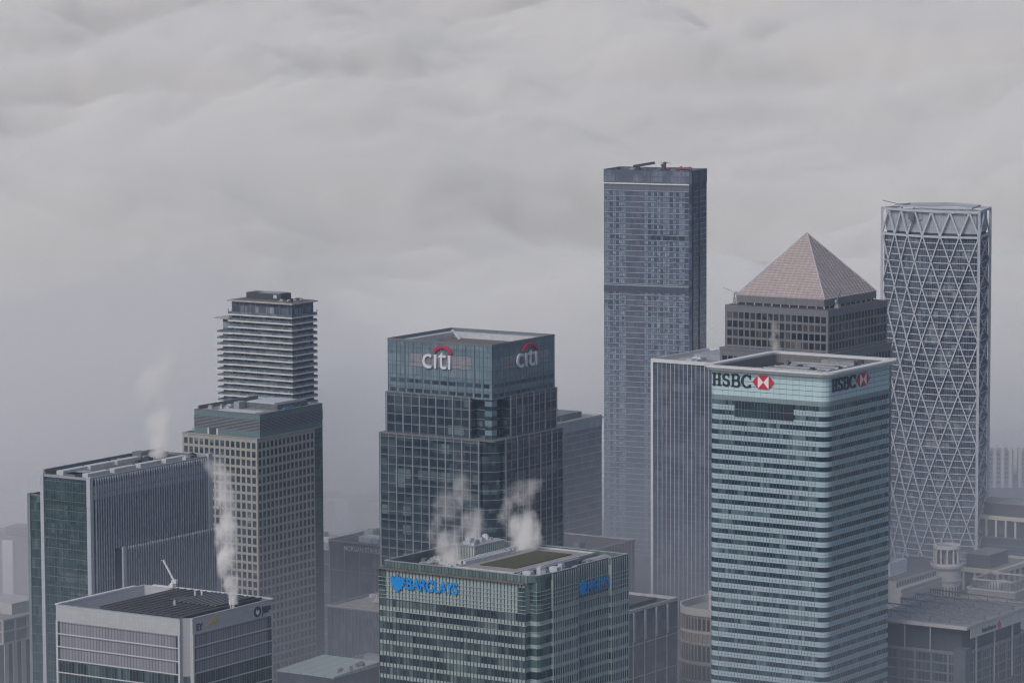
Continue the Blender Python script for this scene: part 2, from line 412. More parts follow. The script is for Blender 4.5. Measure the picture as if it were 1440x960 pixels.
        for pts in ([(c - q, z - h), (c, z), (c - q, z + h)], [(c + q, z - h), (c + q, z + h), (c, z)]): fplate(wt, F, pts, .1, .42)
        wt.build('emblem_triangle', M['white_sign'], e)
    return t
T1 = banded_tower()
cradle_crane('dark crane lying inside the white roof rim of the teal banded tower', (126.2 - .836 * 14 + .549 * 50, 1557.8 + .549 * 14 + .836 * 50, 192.2), 150, 13, M['plant_dark'], M['plant_mid'], 7, 2)

# ================================================================== 2 stepped dark tower with the red arc signs
def stepped_tower():
    t = thing('stepped_office_tower', 'stepped blue-green tower with pale letters under red arcs on its glass crown', 'office tower', (-8.8, 1665.7), YAW)
    A, B = 53., 48.
    gl = glass('crown_glass', [(.2, (.115, .17, .205)), (.5, (.145, .205, .24)), (.8, (.18, .245, .275))], 2.2, 4.2, .12, .3)
    mm = plain('steel_grid', (.10, .115, .14), .4); dkw = glass('slot_window', [(.3, (.012, .025, .035)), (.8, (.05, .09, .1))], 4.2, 4, .1, .5)
    C = offset(rect(A, B), .7)
    MB().ring(C, offset(C, -.6), 176, 199.0).build('crown_wall', gl, t)
    m = MB(); mullions(m, C, 2.2, 176, 199.3, .12, .08); mullions(m, C, 4.4, 176, 199.6, .24, .14); hlines(m, C, [178.6, 179.4, 182.9, 184.6, 188.4, 190.2, 194.2, 196.6, 199.4], .2, .12); m.build('crown_grid', mm, t)
    for F, s0, s1 in ((fS, -42, -10), (fE, 6, 45)):
        m = MB(); fbox(m, F, s0, s1, 188.4, 194.2, .7, .76); m.build('louvre_panel', panel('mauve_louvre', (.27, .26, .29), 2.2, .5, .1, None, .3), t)
    # slot windows in two rows
    for z in (181.1, 177.0):
        for j in range(12): m = MB(); s = -A + 4.4 * j + .55; fbox(m, fS, s, s + 3.4, z, z + 1.6, .72, .82); m.build('slot_window', dkw, t)
        for j in range(11): m = MB(); s = 4.36 * j + .5; fbox(m, fE, s, s + 3.4, z, z + 1.6, .72, .82); m.build('slot_window', dkw, t)
    # roof
    I = offset(C, -4.2)
    MB().ring(offset(C, .2), offset(C, -.5), 199.0, 200.0).build('parapet', M['plant_mid'], t)
    MB().ring(offset(C, -.5), I, 197.6, 198.6).build('roof_walk', M['plant_light'], t)
    MB().prism(I, 195.5, 196.2).build('roof_deck', M['roof_brown'], t)
    MB().ring(I, offset(C, -4.6), 196.2, 198.7).build('roof_kerb', M['plant_light'], t)
    for a, b in (((-A, 0), (-A + 13, 13)), ((0, B), (-13, B - 12)), ((-A, B), (-A + 12, B - 12)), ((0, 0), (-9, 9))):
        MB().beam((*a, 198.8), (*b, 196.8), 1.0, .7).build('roof_brace', M['white_metal'], t)
    # body below
    wn = glass('grid_window', [(.25, (.010, .022, .034)), (.5, (.024, .042, .056)), (.75, (.05, .078, .09)), (.92, (.12, .16, .17))], 4.1, 4.1, .1, .3)
    wl = plain('dark_core', (.03, .04, .05), .4); pier = panel('steel_pier', (.215, .23, .255), 3, 4.1, .06, None, .15, .42)
    gg = glass('notch_glass', [(.3, (.01, .02, .03)), (.7, (.035, .06, .075)), (.9, (.1, .15, .16))], 1.5, 2.05, .1, .3)
    def notched(o, a, b, dp): return [(-A - o, -o), (-a, -o), (-a, -o + dp), (-2.0 - max(0, dp - 3) * 2, -o + dp), (o - dp, 2.0 + max(0, dp - 3) * 2), (o - dp, b), (o, b), (o, B + o), (-A - o, B + o)]
    for o, z0, z1, a, b, dp, cm in ((1.5, 158.0, 176.3, 9.6, 11.5, 4.2, .6), (3.6, 0., 158.4, 3.6, 4.4, 1.2, .6)):
        Pn = notched(o, a, b, dp)
        MB().prism(Pn, z0, z1).build('wall', wl, t)
        zs = [z for z in [z1 - 1.2 - 3.3 - 4.1 * i for i in range(60)] if z > z0 + .3]
        grid_windows(t, wn, Pn, [0, 6], 4.45, .7, 4.0, zs, 3.3)
        gl2 = MB(); g = MB(); grid_wall(g, Pn, [0, 6], 4.45, .7, 4.0, zs, 3.3, z1, z0, .14)
        for z in zs: hlines(gl2, Pn, [z + 3.4], .22, .3, .1)
        # heavy piers every second bay
        for i, aa, u, nn, L in edges(Pn):
            if i in (0, 6):
                k = round((L - 1.4) / 4.45)
                for j in range(0, k + 1, 2):
                    c = .7 + (L - 1.4) * j / k; gl2.obox(aa, u, nn, max(0, c - .3), min(L, c + .3), z0, z1 + .5, .1, .5)
                for j in range(1, k, 2): c = .7 + (L - 1.4) * j / k; gl2.obox(aa, u, nn, c - .14, c + .14, z0, z1, .1, .34)
        g.build('spandrel_grid', panel('dark_spandrel', (.055, .07, .085), 4.45, 4.1, 0, None, .3, .3), t); gl2.build('pier_grid', pier, t)
        for (x, y, xx, yy) in ((-a + .03, -o + dp - .06, 0, 0),):
            inner = [Pn[1], Pn[2], Pn[3], Pn[4], Pn[5], Pn[6]]
            q = MB()
            for p, w in zip(inner[:-1], inner[1:]):
                d = Vector(w) - Vector(p); n = Vector((d.y, -d.x)).normalized() * .05; L = d.length
                q.face([(p[0] + n.x, p[1] + n.y, z0), (w[0] + n.x, w[1] + n.y, z0), (w[0] + n.x, w[1] + n.y, z1), (p[0] + n.x, p[1] + n.y, z1)], [(0, z0), (L, z0), (L, z1), (0, z1)])
            q.build('corner_glazing', gg, t)
    m = MB()
    for i in range(4): m.prism([(-3.6, 0), (0, 0), (0, 4.0), (-3.6, 4.0)], 158.6 + 4.2 * i + 1.9, 158.6 + 4.2 * i + 4.2)
    m.build('corner_spandrel', gl, t)
    m = MB(); m.prism([(-3.5, .1), (-.1, .1), (-.1, 3.9), (-3.5, 3.9)], 158.4, 176); m.build('corner_glazing', gg, t)
    lb = MB(); lb.prism(offset(rect(A, B), 3.75), 158.35, 158.9); lb.build('ledge', M['plant_mid'], t)
    lb = MB(); lb.prism(notched(1.65, 9.6, 11.5, 4.2), 176.25, 176.6); lb.build('ledge', M['plant_mid'], t)
    for F, s0, s1, a0, a1 in ((fS, -34.9, -20.3, -29.6, -19.4), (fE, 17.7, 33.6, 22.0, 34.6)):
        lettering(t, 'sign_lettering', 'c\u0131t\u0131', F, s0, s1, 188.0, 195.4, .95, M['grey_sign'], .0, .8)
        pts = []; c, rr = (a0 + a1) / 2, (a1 - a0) / 2
        for i in range(13):
            a = R(160 - 140 * i / 12); pts.append((c + rr * math.cos(a) / math.cos(R(20)), 193.6 + 4.7 * math.sin(a)))
        for i in range(13):
            a = R(20 + 140 * i / 12); pts.append((c + (rr - 1.3) * math.cos(a) / math.cos(R(20)), 193.6 + 3.4 * math.sin(a)))
        pts = pts[::-1]; m = MB(); n = 13
        for i in range(12): fplate(m, F, [pts[i], pts[i + 1], pts[24 - i], pts[25 - i]], .95, 1.8)
        m.build('sign_arc', M['crimson'], t)
stepped_tower()

# ================================================================== 3 grey-green tower with blue letters
def blue_sign_tower():
    yw = -34.2
    t = thing('ribbed_office_tower', 'grey-green ribbed tower with blue lettering and a green roof bed', 'office tower', (7.3, 1332.1), yw)
    A, B = 65.5, 59.
    P = [(-A, -.8), (-3.2, -.8), (-3.2, 2.2), (-.4, 2.2), (.2, 3.4), (.2, 10.2), (.9, 10.2), (.9, 26), (-.4, 26), (-.4, 47.6), (.9, 47.6), (.9, B), (-A, B)]
    Ppan = panel('grey_green_panel', (.30, .365, .36), 1.46, 4.07, .0, None, .12, .35, streak=.08)
    wn = glass('slate_window', [(.2, (.012, .024, .038)), (.45, (.035, .055, .07)), (.65, (.075, .11, .12)), (.88, (.14, .19, .19))], 1.46, 4.07, .1, .2)
    mm = plain('dark_rib', (.06, .075, .08), .4); lt = plain('pale_rib', (.42, .47, .47), .4)
    MB().prism(P, 0, 151.4).ring(P, offset(P, -.4), 151.4, 153.6).build('wall', Ppan, t)
    zs = [(142.7 - 4.07 * i - 2.65, 142.7 - 4.07 * i) for i in range(35)]
    bands(t, 'window_band', wn, P, [q for q in zs if q[0] > 1], .03)
    mullions(MB(), P, 1.46, 1, 153.4, .3, .16, only=[0, 12]).build('rib', mm, t)
    mullions(MB(), P, 1.46, 1, 155.6, .2, .3, only=[6, 8, 10]).build('rib', panel('slate_rib', (.32, .38, .40), 3, 4, 0, None, .1), t)
    # tall panels of the sign storey: dark gaps and thin rails
    m = MB(); hlines(m, P, [150.4, 149.0, 147.5, 145.6, 144.2, 143.0, 138.6, 136.2], .14, .3, .1); m.build('rail', lt, t)
    cg = glass('green_corner_glass', [(.3, (.02, .045, .05)), (.7, (.08, .13, .13))], 1.4, 4.07, .1, .4)
    m = MB()
    for i in (2, 3, 4):
        for k, a, u, n, L in edges(P):
            if k == i:
                for z0, z1 in [(142.7, 155.5)] + [q for q in zs if q[0] > 1]: m.obox(a, u, n, .1, L - .1, z0, z1, 0, .06)
    m.build('corner_glazing', cg, t)
    for q in ((-A + .1, -A + 3.0, 153.6), (-6.4, -3.3, 152)): m = MB(); fbox(m, fS, q[0], q[1], 142.8, q[2], .82, .9); m.build('corner_glazing', cg, t)
    for k in (6, 8, 10):
        m = MB()
        for kk, a, u, n, L in edges(P):
            if kk == k: m.obox(a, u, n, .1, L - .1, 144.2, 155.4, 0, .08)
        m.build('upper_glazing', glass('green_slate_glass', [(.3, (.04, .07, .075)), (.7, (.09, .13, .135))], 1.46, 8, .1, .3), t)
    # crown ring
    C = [(-A + 1.4, .4), (-3.0, .4), (-.6, 2.4), (.2, 3.4), (.2, 10.2), (.9, 10.2), (.9, 26), (-.4, 26), (-.4, 47.6), (.9, 47.6), (.9, B), (-A + 1.4, B)]
    MB().ring(C, offset(C, -.8), 153.6, 156).build('parapet', glass('green_parapet_glass', [(.3, (.09, .13, .125)), (.7, (.15, .2, .19))], 1.46, 9, .12), t)
    mullions(MB(), C, 1.46, 153.6, 156, .2, .12, only=[0]).build('rib', mm, t)
    MB().ring(offset(C, .1), offset(C, -.6), 156, 156.2).build('coping', M['plant_grey'], t)
    m = MB(); fbox(m, fS, -A, -3.2, 153.3, 153.75, .8, 2.0); m.build('ledge', M['roof_brown'], t)
    # roof
    I = offset(C, -.8)
    MB().prism(I, 151.6, 152.2).build('roof_deck', M['roof_dark'], t)
    x0, x1, y0, y1 = -36.5, -11.5, 4.5, 56.5
    MB().box(x0, x1, y0, y1, 152.2, 155.4).build('roof_plinth', gravel('pale_ballast', (.27, .25, .235), (.33, .31, .29)), t)
    MB().ring(rect(x1 - x0, y1 - y0, x1, y0), offset(rect(x1 - x0, y1 - y0, x1, y0), -.5), 155.4, 155.9).build('plinth_rail', M['plant_light'], t)
    gb = NT('sedum'); f = gb.noise(.5, det=6, rough=.7)
    gb.bsdf(gb.ramp(f, [(.3, (.035, .04, .018)), (.55, (.065, .065, .03)), (.75, (.1, .085, .045))]), .95)
    MB().box(x0 + 4.5, x1 - 5.5, y0 + 9, y1 - 7, 155.4, 155.7).build('green_roof_bed', gb.m, t)
    MB().box(-49, -41, 23, 42, 152.2, 159.6).build('plant_house', panel('pale_green_ribs', (.38, .43, .40), 1.2, 9, .35, (.12, .14, .14)), t)
    MB().box(-49.3, -40.7, 22.7, 42.3, 159.6, 160.0).build('plant_house_roof', M['plant_grey'], t)
    roof_clutter(t, [M['plant_light'], M['plant_grey']], -49, -41, 24, 41, 160.0, 9, .6, 1.8, .8, 2.6, seed=9)
    duct_runs(t, M['plant_mid'], -60, -38, 3, 52, 152.4, 10, 'y', 5); duct_runs(t, M['plant_grey'], -62, -38, 3, 24, 152.4, 10, 'x', 6)
    roof_clutter(t, [M['plant_grey'], M['plant_mid'], M['plant_dark'], M['plant_light']], -62, -47, 3, 50, 152.2, 26, .8, 2.9, 1.5, 5, seed=11)
    roof_clutter(t, [M['plant_light'], M['plant_light'], M['plant_grey']], -9.5, -2, 6, 30, 152.2, 10, 2, 4.4, 1.5, 3.5, seed=12)
    MB().box(-11.2, -9.8, 6, 44, 152.2, 155.6).build('plant_screen', panel('blue_grey_screen', (.24, .25, .31), 1.5, 9, .1), t)
    roof_clutter(t, [M['plant_grey'], M['plant_mid'], M['plant_light']], -40, -37, 3, 56, 152.2, 24, 1.5, 4.2, .8, 2.4, seed=14)
    duct_runs(t, M['plant_light'], -40.5, -37, 4, 56, 155.5, 6, 'y', 15)
    roof_clutter(t, [M['plant_grey'], M['plant_light'], M['plant_dark']], -9.5, -1.5, 5, 44, 152.2, 16, 1.2, 3.6, .7, 2, seed=16)
    for i in range(7):
        y = 45 + i * 1.7
        q = [(-10 + 8 * k / 6, 152.4 + 3.2 * math.sin(math.pi * (k + 1.2) / 8)) for k in range(7)]
        m = MB()
        for (a, b), (c, d) in zip(q[:-1], q[1:]): m.beam((a, y, b), (c, y, d), .5, .3)
        m.build('roof_rib', M['plant_grey'], t)
    # the spread bird and letters
    def bird(F, c, w, z0, z1):
        pts = [(0, -.5), (.12, -.42), (.18, -.3), (.3, -.34), (.3, -.16), (.42, -.14), (.36, .0), (.5, .04), (.42, .14), (.5, .34), (.36, .26), (.3, .38), (.22, .2), (.14, .42), (.07, .28), (.0, .5), (-.08, .3), (-.14, .42), (-.22, .2), (-.3, .38), (-.36, .26), (-.5, .34), (-.42, .14), (-.5, .04), (-.36, .0), (-.42, -.14), (-.3, -.16), (-.3, -.34), (-.18, -.3), (-.12, -.42)]
        zc, h = (z0 + z1) / 2, z1 - z0; m = MB()
        for i in range(len(pts)):
            a, b = pts[i], pts[(i + 1) % len(pts)]
            fplate(m, F, [(c, zc), (c + a[0] * w, zc + a[1] * h), (c + b[0] * w, zc + b[1] * h)], 1.1, 1.5)
        m.build('sign_emblem', M['blue'], t)
    bird(fS, -57.1, 6.6, 145.6, 152.0); bird(fE, 28.6, 4.4, 145.3, 150.7)
    lettering(t, 'sign_lettering', 'BARCLAYS', fS, -53.2, -31.2, 146.95, 151.15, 1.05, M['blue'], .028, .5)
    lettering(t, 'sign_lettering', 'BARCLAYS', fE, 31.4, 47.3, 145.8, 150.0, .25, M['blue'], .012, .2)
blue_sign_tower()

# ================================================================== 4 dark finned slab
def finned_slab():
    t = thing('finned_office_tower', 'dark green glass slab with pale corner piers and a long wall of vertical fins', 'office tower', (-176.3, 1614.9), YAW)
    A, B = 26.1, 81.6; P = rect(A, B)
    gl = glass('bottle_glass', [(.2, (.012, .03, .034)), (.5, (.028, .058, .06)), (.75, (.05, .085, .085)), (.95, (.1, .14, .14))], 1.5, 4.05, .1, .25)
    gb = glass('blue_slate_glass', [(.2, (.014, .024, .04)), (.6, (.032, .045, .066)), (.9, (.07, .085, .11))], 3.2, 4.05, .1, .3)
    wht = panel('pale_pier', (.42, .44, .47), 3, 4.05, .06, None, .08, .4)
    fin = plain('grey_fin', (.39, .41, .46), .4)
    MB().prism(P, 0, 149.2).build('wall', gb, t)
    zs = [(147.6 - 4.05 * i - 3.2, 147.6 - 4.05 * i) for i in range(36)]
    for z0, z1 in zs:
        if z0 > 1: m = MB(); fbox(m, fS, -24.3, -2.0, z0, z1, .0, .06); m.build('window_band', gl, t)
    m = MB()
    for z0, z1 in zs:
        fbox(m, fS, -24.3, -2, z1, z1 + .2, .05, .2)
    for i in range(15): fbox(m, fS, -24.3 + 1.5 * i, -24.22 + 1.5 * i, 1, 148.5, .05, .14)
    m.build('floor_line', plain('teal_line', (.14, .19, .19), .5), t)
    m = MB(); fbox(m, fS, -24.3, -2, 138.0, 140.2, .06, .12); m.build('louvre_band', plain('dark_green_band', (.012, .025, .028), .5), t)
    m = MB(); fbox(m, fS, -A - .5, -24.8, 0, 151.0, -1.2, .5); m.build('corner_pier', wht, t)
    m = MB(); fbox(m, fS, -1.5, .5, 0, 150.4, -1.6, .5); m.build('corner_pier', wht, t)
    m = MB(); fbox(m, fE, 79.6, 82.4, 0, 151.2, -.6, 1.0); m.build('corner_pier', wht, t)
    m = MB(); fbox(m, fE, 2.4, 79.5, 140.9, 143.1, .02, .12); fbox(m, fE, 2.4, 79.5, 143.5, 146.6, .02, .12); m.build('louvre_band', panel('mauve_spandrel', (.36, .34, .38), 1.6, 9, 0, None, .1), t)
    k = 47
    m = MB()
    for i in range(k): s = 3.2 + i * 1.63; fbox(m, fE, s, s + .36, 2 if (s < 15.5) else 118, 149.5, .0, .75)
    m.build('fin', fin, t)
    # lower front volume
    MB().box(.02, 4.2, 15.5, 81.9, 0, 118.6).build('lower_block', gb, t)
    m = MB()
    for i in range(39): s = 17.6 + i * 1.63; fbox(m, fE, s, s + .36, 2, 119.4, 4.2, 4.95)
    m.build('fin', fin, t)
    m = MB(); fbox(m, fE, 15.3, 17.3, 0, 119.6, 4.2, 5.0); m.build('corner_pier', wht, t)
    m = MB(); fbox(m, fE, 79.8, 82.2, 0, 119.6, 4.2, 5.0); m.build('corner_pier', wht, t)
    zz = [118.2 - 4.05 * i for i in range(28)]
    m = MB()
    for z in zz: fbox(m, fE, 7.4, 15.2, z - 3.1, z - .2, .02, .2)
    m.build('window_band', gl, t)
    # step at the image-left end
    MB().box(-34.0, -26.9, 1.2, 60, 0, 140.2).build('end_block', gl, t)
    m = MB()
    for i in range(33): m.box(-34.1, -26.9, 1.05, 1.2, 138 - 4.05 * i, 138.2 - 4.05 * i)
    m.build('floor_line', plain('teal_line', (.14, .19, .19), .5), t)
    m = MB(); m.box(-34.8, -33.3, .7, 2.6, 0, 141.2); m.build('corner_pier', plain('green_pier', (.2, .24, .24), .5), t)
    MB().ring(rect(7.1, 58, -26.95, 1.5), offset(rect(7.1, 58, -26.95, 1.5), -.4), 140.2, 141).build('parapet', M['plant_mid'], t)
    # roof
    MB().ring(offset(P, .1), offset(P, -.6), 149.2, 150.2).build('parapet', M['plant_grey'], t)
    MB().prism(offset(P, -.6), 149.2, 149.4).build('roof_deck', M['roof_brown'], t)
    MB().box(-A + .2, -A + 1.0, 1, 80, 149.4, 152.0).build('plant_screen', M['plant_mid'], t)
    for i in range(4): MB().box(-22, -18.4, 5 + 18 * i, 21 + 18 * i, 149.4, 151.3).build('cooling_unit', M['plant_light'], t)
    for i in range(4): MB().box(-7.2, -4.2, 4 + 17.5 * i, 18.5 + 17.5 * i, 149.4, 151.2).build('cooling_unit', M['plant_light'], t)
    for i in range(2): MB().box(-14.5, -9, 1.2 + 6.5 * i * .0, 7 + 6.5 * i, 149.4, 151).build('cooling_unit', M['plant_grey'], t)
    roof_clutter(t, [M['plant_mid'], M['plant_dark'], M['plant_grey'], M['plant_light']], -24, -2, 40, 79, 149.4, 16, .8, 2.2, 1.2, 4, seed=21)
    MB().box(-24, -19, 58, 63, 149.4, 152.9).build('lift_house', M['plant_mid'], t)
finned_slab()

# ================================================================== 5 pale low tower in front with sunken roof
def pale_tower():
    t = thing('pale_office_block', 'pale panelled office block with sunken dark roof, yellow beam and blue disc signs', 'office tower', (-118.1, 1393.7), YAW)
    A, B = 61., 52.
    P = [(-A, 0), (-3.0, 0), (-3.0, 1.6), (-1.2, 3.6), (0, 3.6), (0, B), (-A, B)]
    pan = panel('pale_grey_panel', (.43, .43, .44), 1.5, 1.9, .05, (.3, .3, .31), .08, .4, streak=.1)
    lou = panel('grey_rib_panel', (.25, .25, .275), 1.45, 4.75, .3, (.085, .09, .11), .22, .5)
    gl = glass('office_window', [(.25, (.012, .022, .035)), (.5, (.04, .065, .075)), (.8, (.09, .13, .135))], 1.45, 4.75, .1, .22)
    MB().prism(P, 0, 124.4).build('wall', pan, t)
    MB().ring(P, offset(P, -1.0), 124.4, 130.2).build('parapet', pan, t)
    zt = [124.2 - 4.82 * i for i in range(26)]
    for i, z in enumerate(zt):
        if z < 8: break
        for F, s0, s1 in ((fS, -A + .9, -3.8), (fE, 4.5, B - .9)):
            m = MB(); fbox(m, F, s0, s1, z - 4.4, z, .0, .06); m.build('louvre_band' if i < 3 else 'window_band', lou if i < 3 else gl, t)
        if i < 3:
            m = MB()
            for F, s0, s1 in ((fS, -A + .9, -A + 1.9), (fS, -4.9, -3.8), (fE, 4.5, 5.4), (fE, B - 3.4, B - .9)): fbox(m, F, s0, s1, z - 4.4, z, .06, .1)
            m.build('end_window', gl, t)
    m = MB()
    for F, s0, s1 in ((fS, -A, -3.0), (fE, 3.6, B)):
        for z in zt[1:]: fbox(m, F, s0, s1, z - .05, z + .4, .0, .22)
        fbox(m, F, s0, s0 + .9, 1, 124.4, 0, .24); fbox(m, F, s1 - .8, s1, 1, 124.4, 0, .24)
    m.build('frame_line', panel('white_frame', (.5, .5, .51), 3, 4.8, 0, None, .08), t)
    m = MB()
    for i, z in enumerate(zt[3:]):
        n = int((A - 5) / 1.45)
        for j in range(n): fbox(m, fS, -A + 1.2 + j * 1.45, -A + 1.3 + j * 1.45, z - 4.4, z, .06, .16)
        for j in range(int((B - 6) / 1.45)): fbox(m, fE, 5 + j * 1.45, 5.1 + j * 1.45, z - 4.4, z, .06, .16)
    m.build('mullion', plain('grey_mullion', (.2, .21, .22), .5), t)
    m = MB(); q = [P[2], P[3]]; d = (Vector(q[1]) - Vector(q[0])); nn = Vector((d.y, -d.x)).normalized()
    m.obox(Vector(q[0]), d.normalized(), nn, .05, d.length - .05, 1, 109, 0, .08); m.build('corner_glazing', gl, t)
    # roof: coping, inside walls, deck, dark plant grid
    cop = M['white_metal']
    m = MB(); m.box(-A - .3, -A + 1.2, -.2, 46, 130.2, 130.7); m.box(-A + 5, .4, B - 1.2, B + .3, 130.2, 130.7); m.build('coping', cop, t)
    m = MB(); m.box(-A + 1.0, -3, -.05, 1.0, 130.2, 130.35); m.box(-1.0, .05, 4, B, 130.2, 130.35); m.build('coping', M['plant_grey'], t)
    MB().prism(offset(P, -1.0), 123.4, 124.0).build('roof_deck', M['roof_grey'], t)
    MB().box(-A + 6, -A + 14, 22, 46, 124.0, 124.3).build('roof_patch', plain('ochre_roof', (.24, .17, .08), .9), t)
    # louvred plant enclosure
    x0, x1, y0, y1 = -43, -4.0, 3.6, 50.2
    dk = plain('charcoal_louvre', (.035, .04, .05), .5)
    for i in range(8): w = (x1 - x0) / 8; MB().box(x0 + i * w + .25, x0 + (i + 1) * w - .25, y0, y0 + .6, 124.6, 130.2).build('plant_screen', dk, t)
    for i in range(8): w = (y1 - y0) / 8; MB().box(x1 - .6, x1, y0 + i * w + .25, y0 + (i + 1) * w - .25, 124.6, 130.2).build('plant_screen', dk, t)
    m = MB(); n = 44
    for i in range(n + 1): m.box(x0, x1, y0 + (y1 - y0) * i / n, y0 + (y1 - y0) * i / n + .28, 130.2, 130.5)
    for i in range(13): m.box(x0 + (x1 - x0) * i / 12 - .2, x0 + (x1 - x0) * i / 12 + .2, y0, y1 + .3, 130.5, 130.8)
    m.build('roof_grille', plain('dark_grille', (.07, .07, .075), .5), t)
    MB().box(x0 + .6, x1 - .6, y0 + .6, y1, 124.0, 129.0).build('plant_tank', M['plant_dark'], t)
    for i in range(9): MB().box(-24 + i * 2.1, -23.2 + i * 2.1, 26, 48.5, 130.8, 131.2).build('duct', M['plant_mid'], t)
    MB().box(x0 + 12, x0 + 20, 28, 36, 130.82, 131.0).build('roof_hatch', M['plant_dark'], t)
    for x, y in ((-27, 40), (-25, 41.5), (-21, 20), (-9, 38), (-7.6, 38)): MB().cone((x, y), .45, .45, 130.8, 132.6, 8).build('vent_pipe', M['plant_light'], t)
    for x in (-4, -3.2): MB().cone((x, 35.5 + x), .55, .5, 124, 132.6, 10).build('flue', M['white_metal'], t)
    # signs on the image-right wall
    lettering(t, 'sign_lettering', 'EY', fE, 5.9, 9.6, 125.5, 128.0, .03, M['ink'], .03, .12)
    m = MB(); fplate(m, fE, [(10.4, 125.9), (18.0, 127.0), (18.0, 129.6)], .03, .15); m.build('sign_beam', M['yellow'], t)
    m = MB()
    pts = [(42.6 + 2.2 * math.cos(R(20 * i)), 126.9 + 2.0 * math.sin(R(20 * i))) for i in range(18)]
    fplate(m, fE, pts, .03, .15); d = m.build('sign_disc', M['navy'], t)
    m = MB(); fplate(m, fE, [(42.6, 125.6), (43.7, 126.5), (43.3, 127.6), (42.6, 127.0), (41.9, 127.9), (41.5, 126.6)], .15, .2); m.build('disc_mark', M['white_sign'], d)
    m = MB(); fbox(m, fE, 45.5, 45.8, 124.7, 128.6, .03, .15); m.build('sign_bar', M['navy'], t)
    for i, w in enumerate(('EUROPEAN', 'MEDICINES', 'AGENCY')):
        lettering(t, 'sign_lettering', w, fE, 46.1, (50.6, 50.9, 49.6)[i], 127.5 - i * .85, 128.25 - i * .85, .03, M['navy'], .03, .12)
    return t
pale_tower()
def loc(N, yaw, x, y, z): c, s = math.cos(R(yaw)), math.sin(R(yaw)); return (N[0] + c * x - s * y, N[1] + s * x + c * y, z)
cradle_crane('white crane with raised jib on the back edge of the sunken roof', loc((-118.1, 1393.7), YAW, -46, 50.5, 130.7), 140, 8.5, M['white_metal'], M['white_metal'], 2.8, 56, w=1.1)

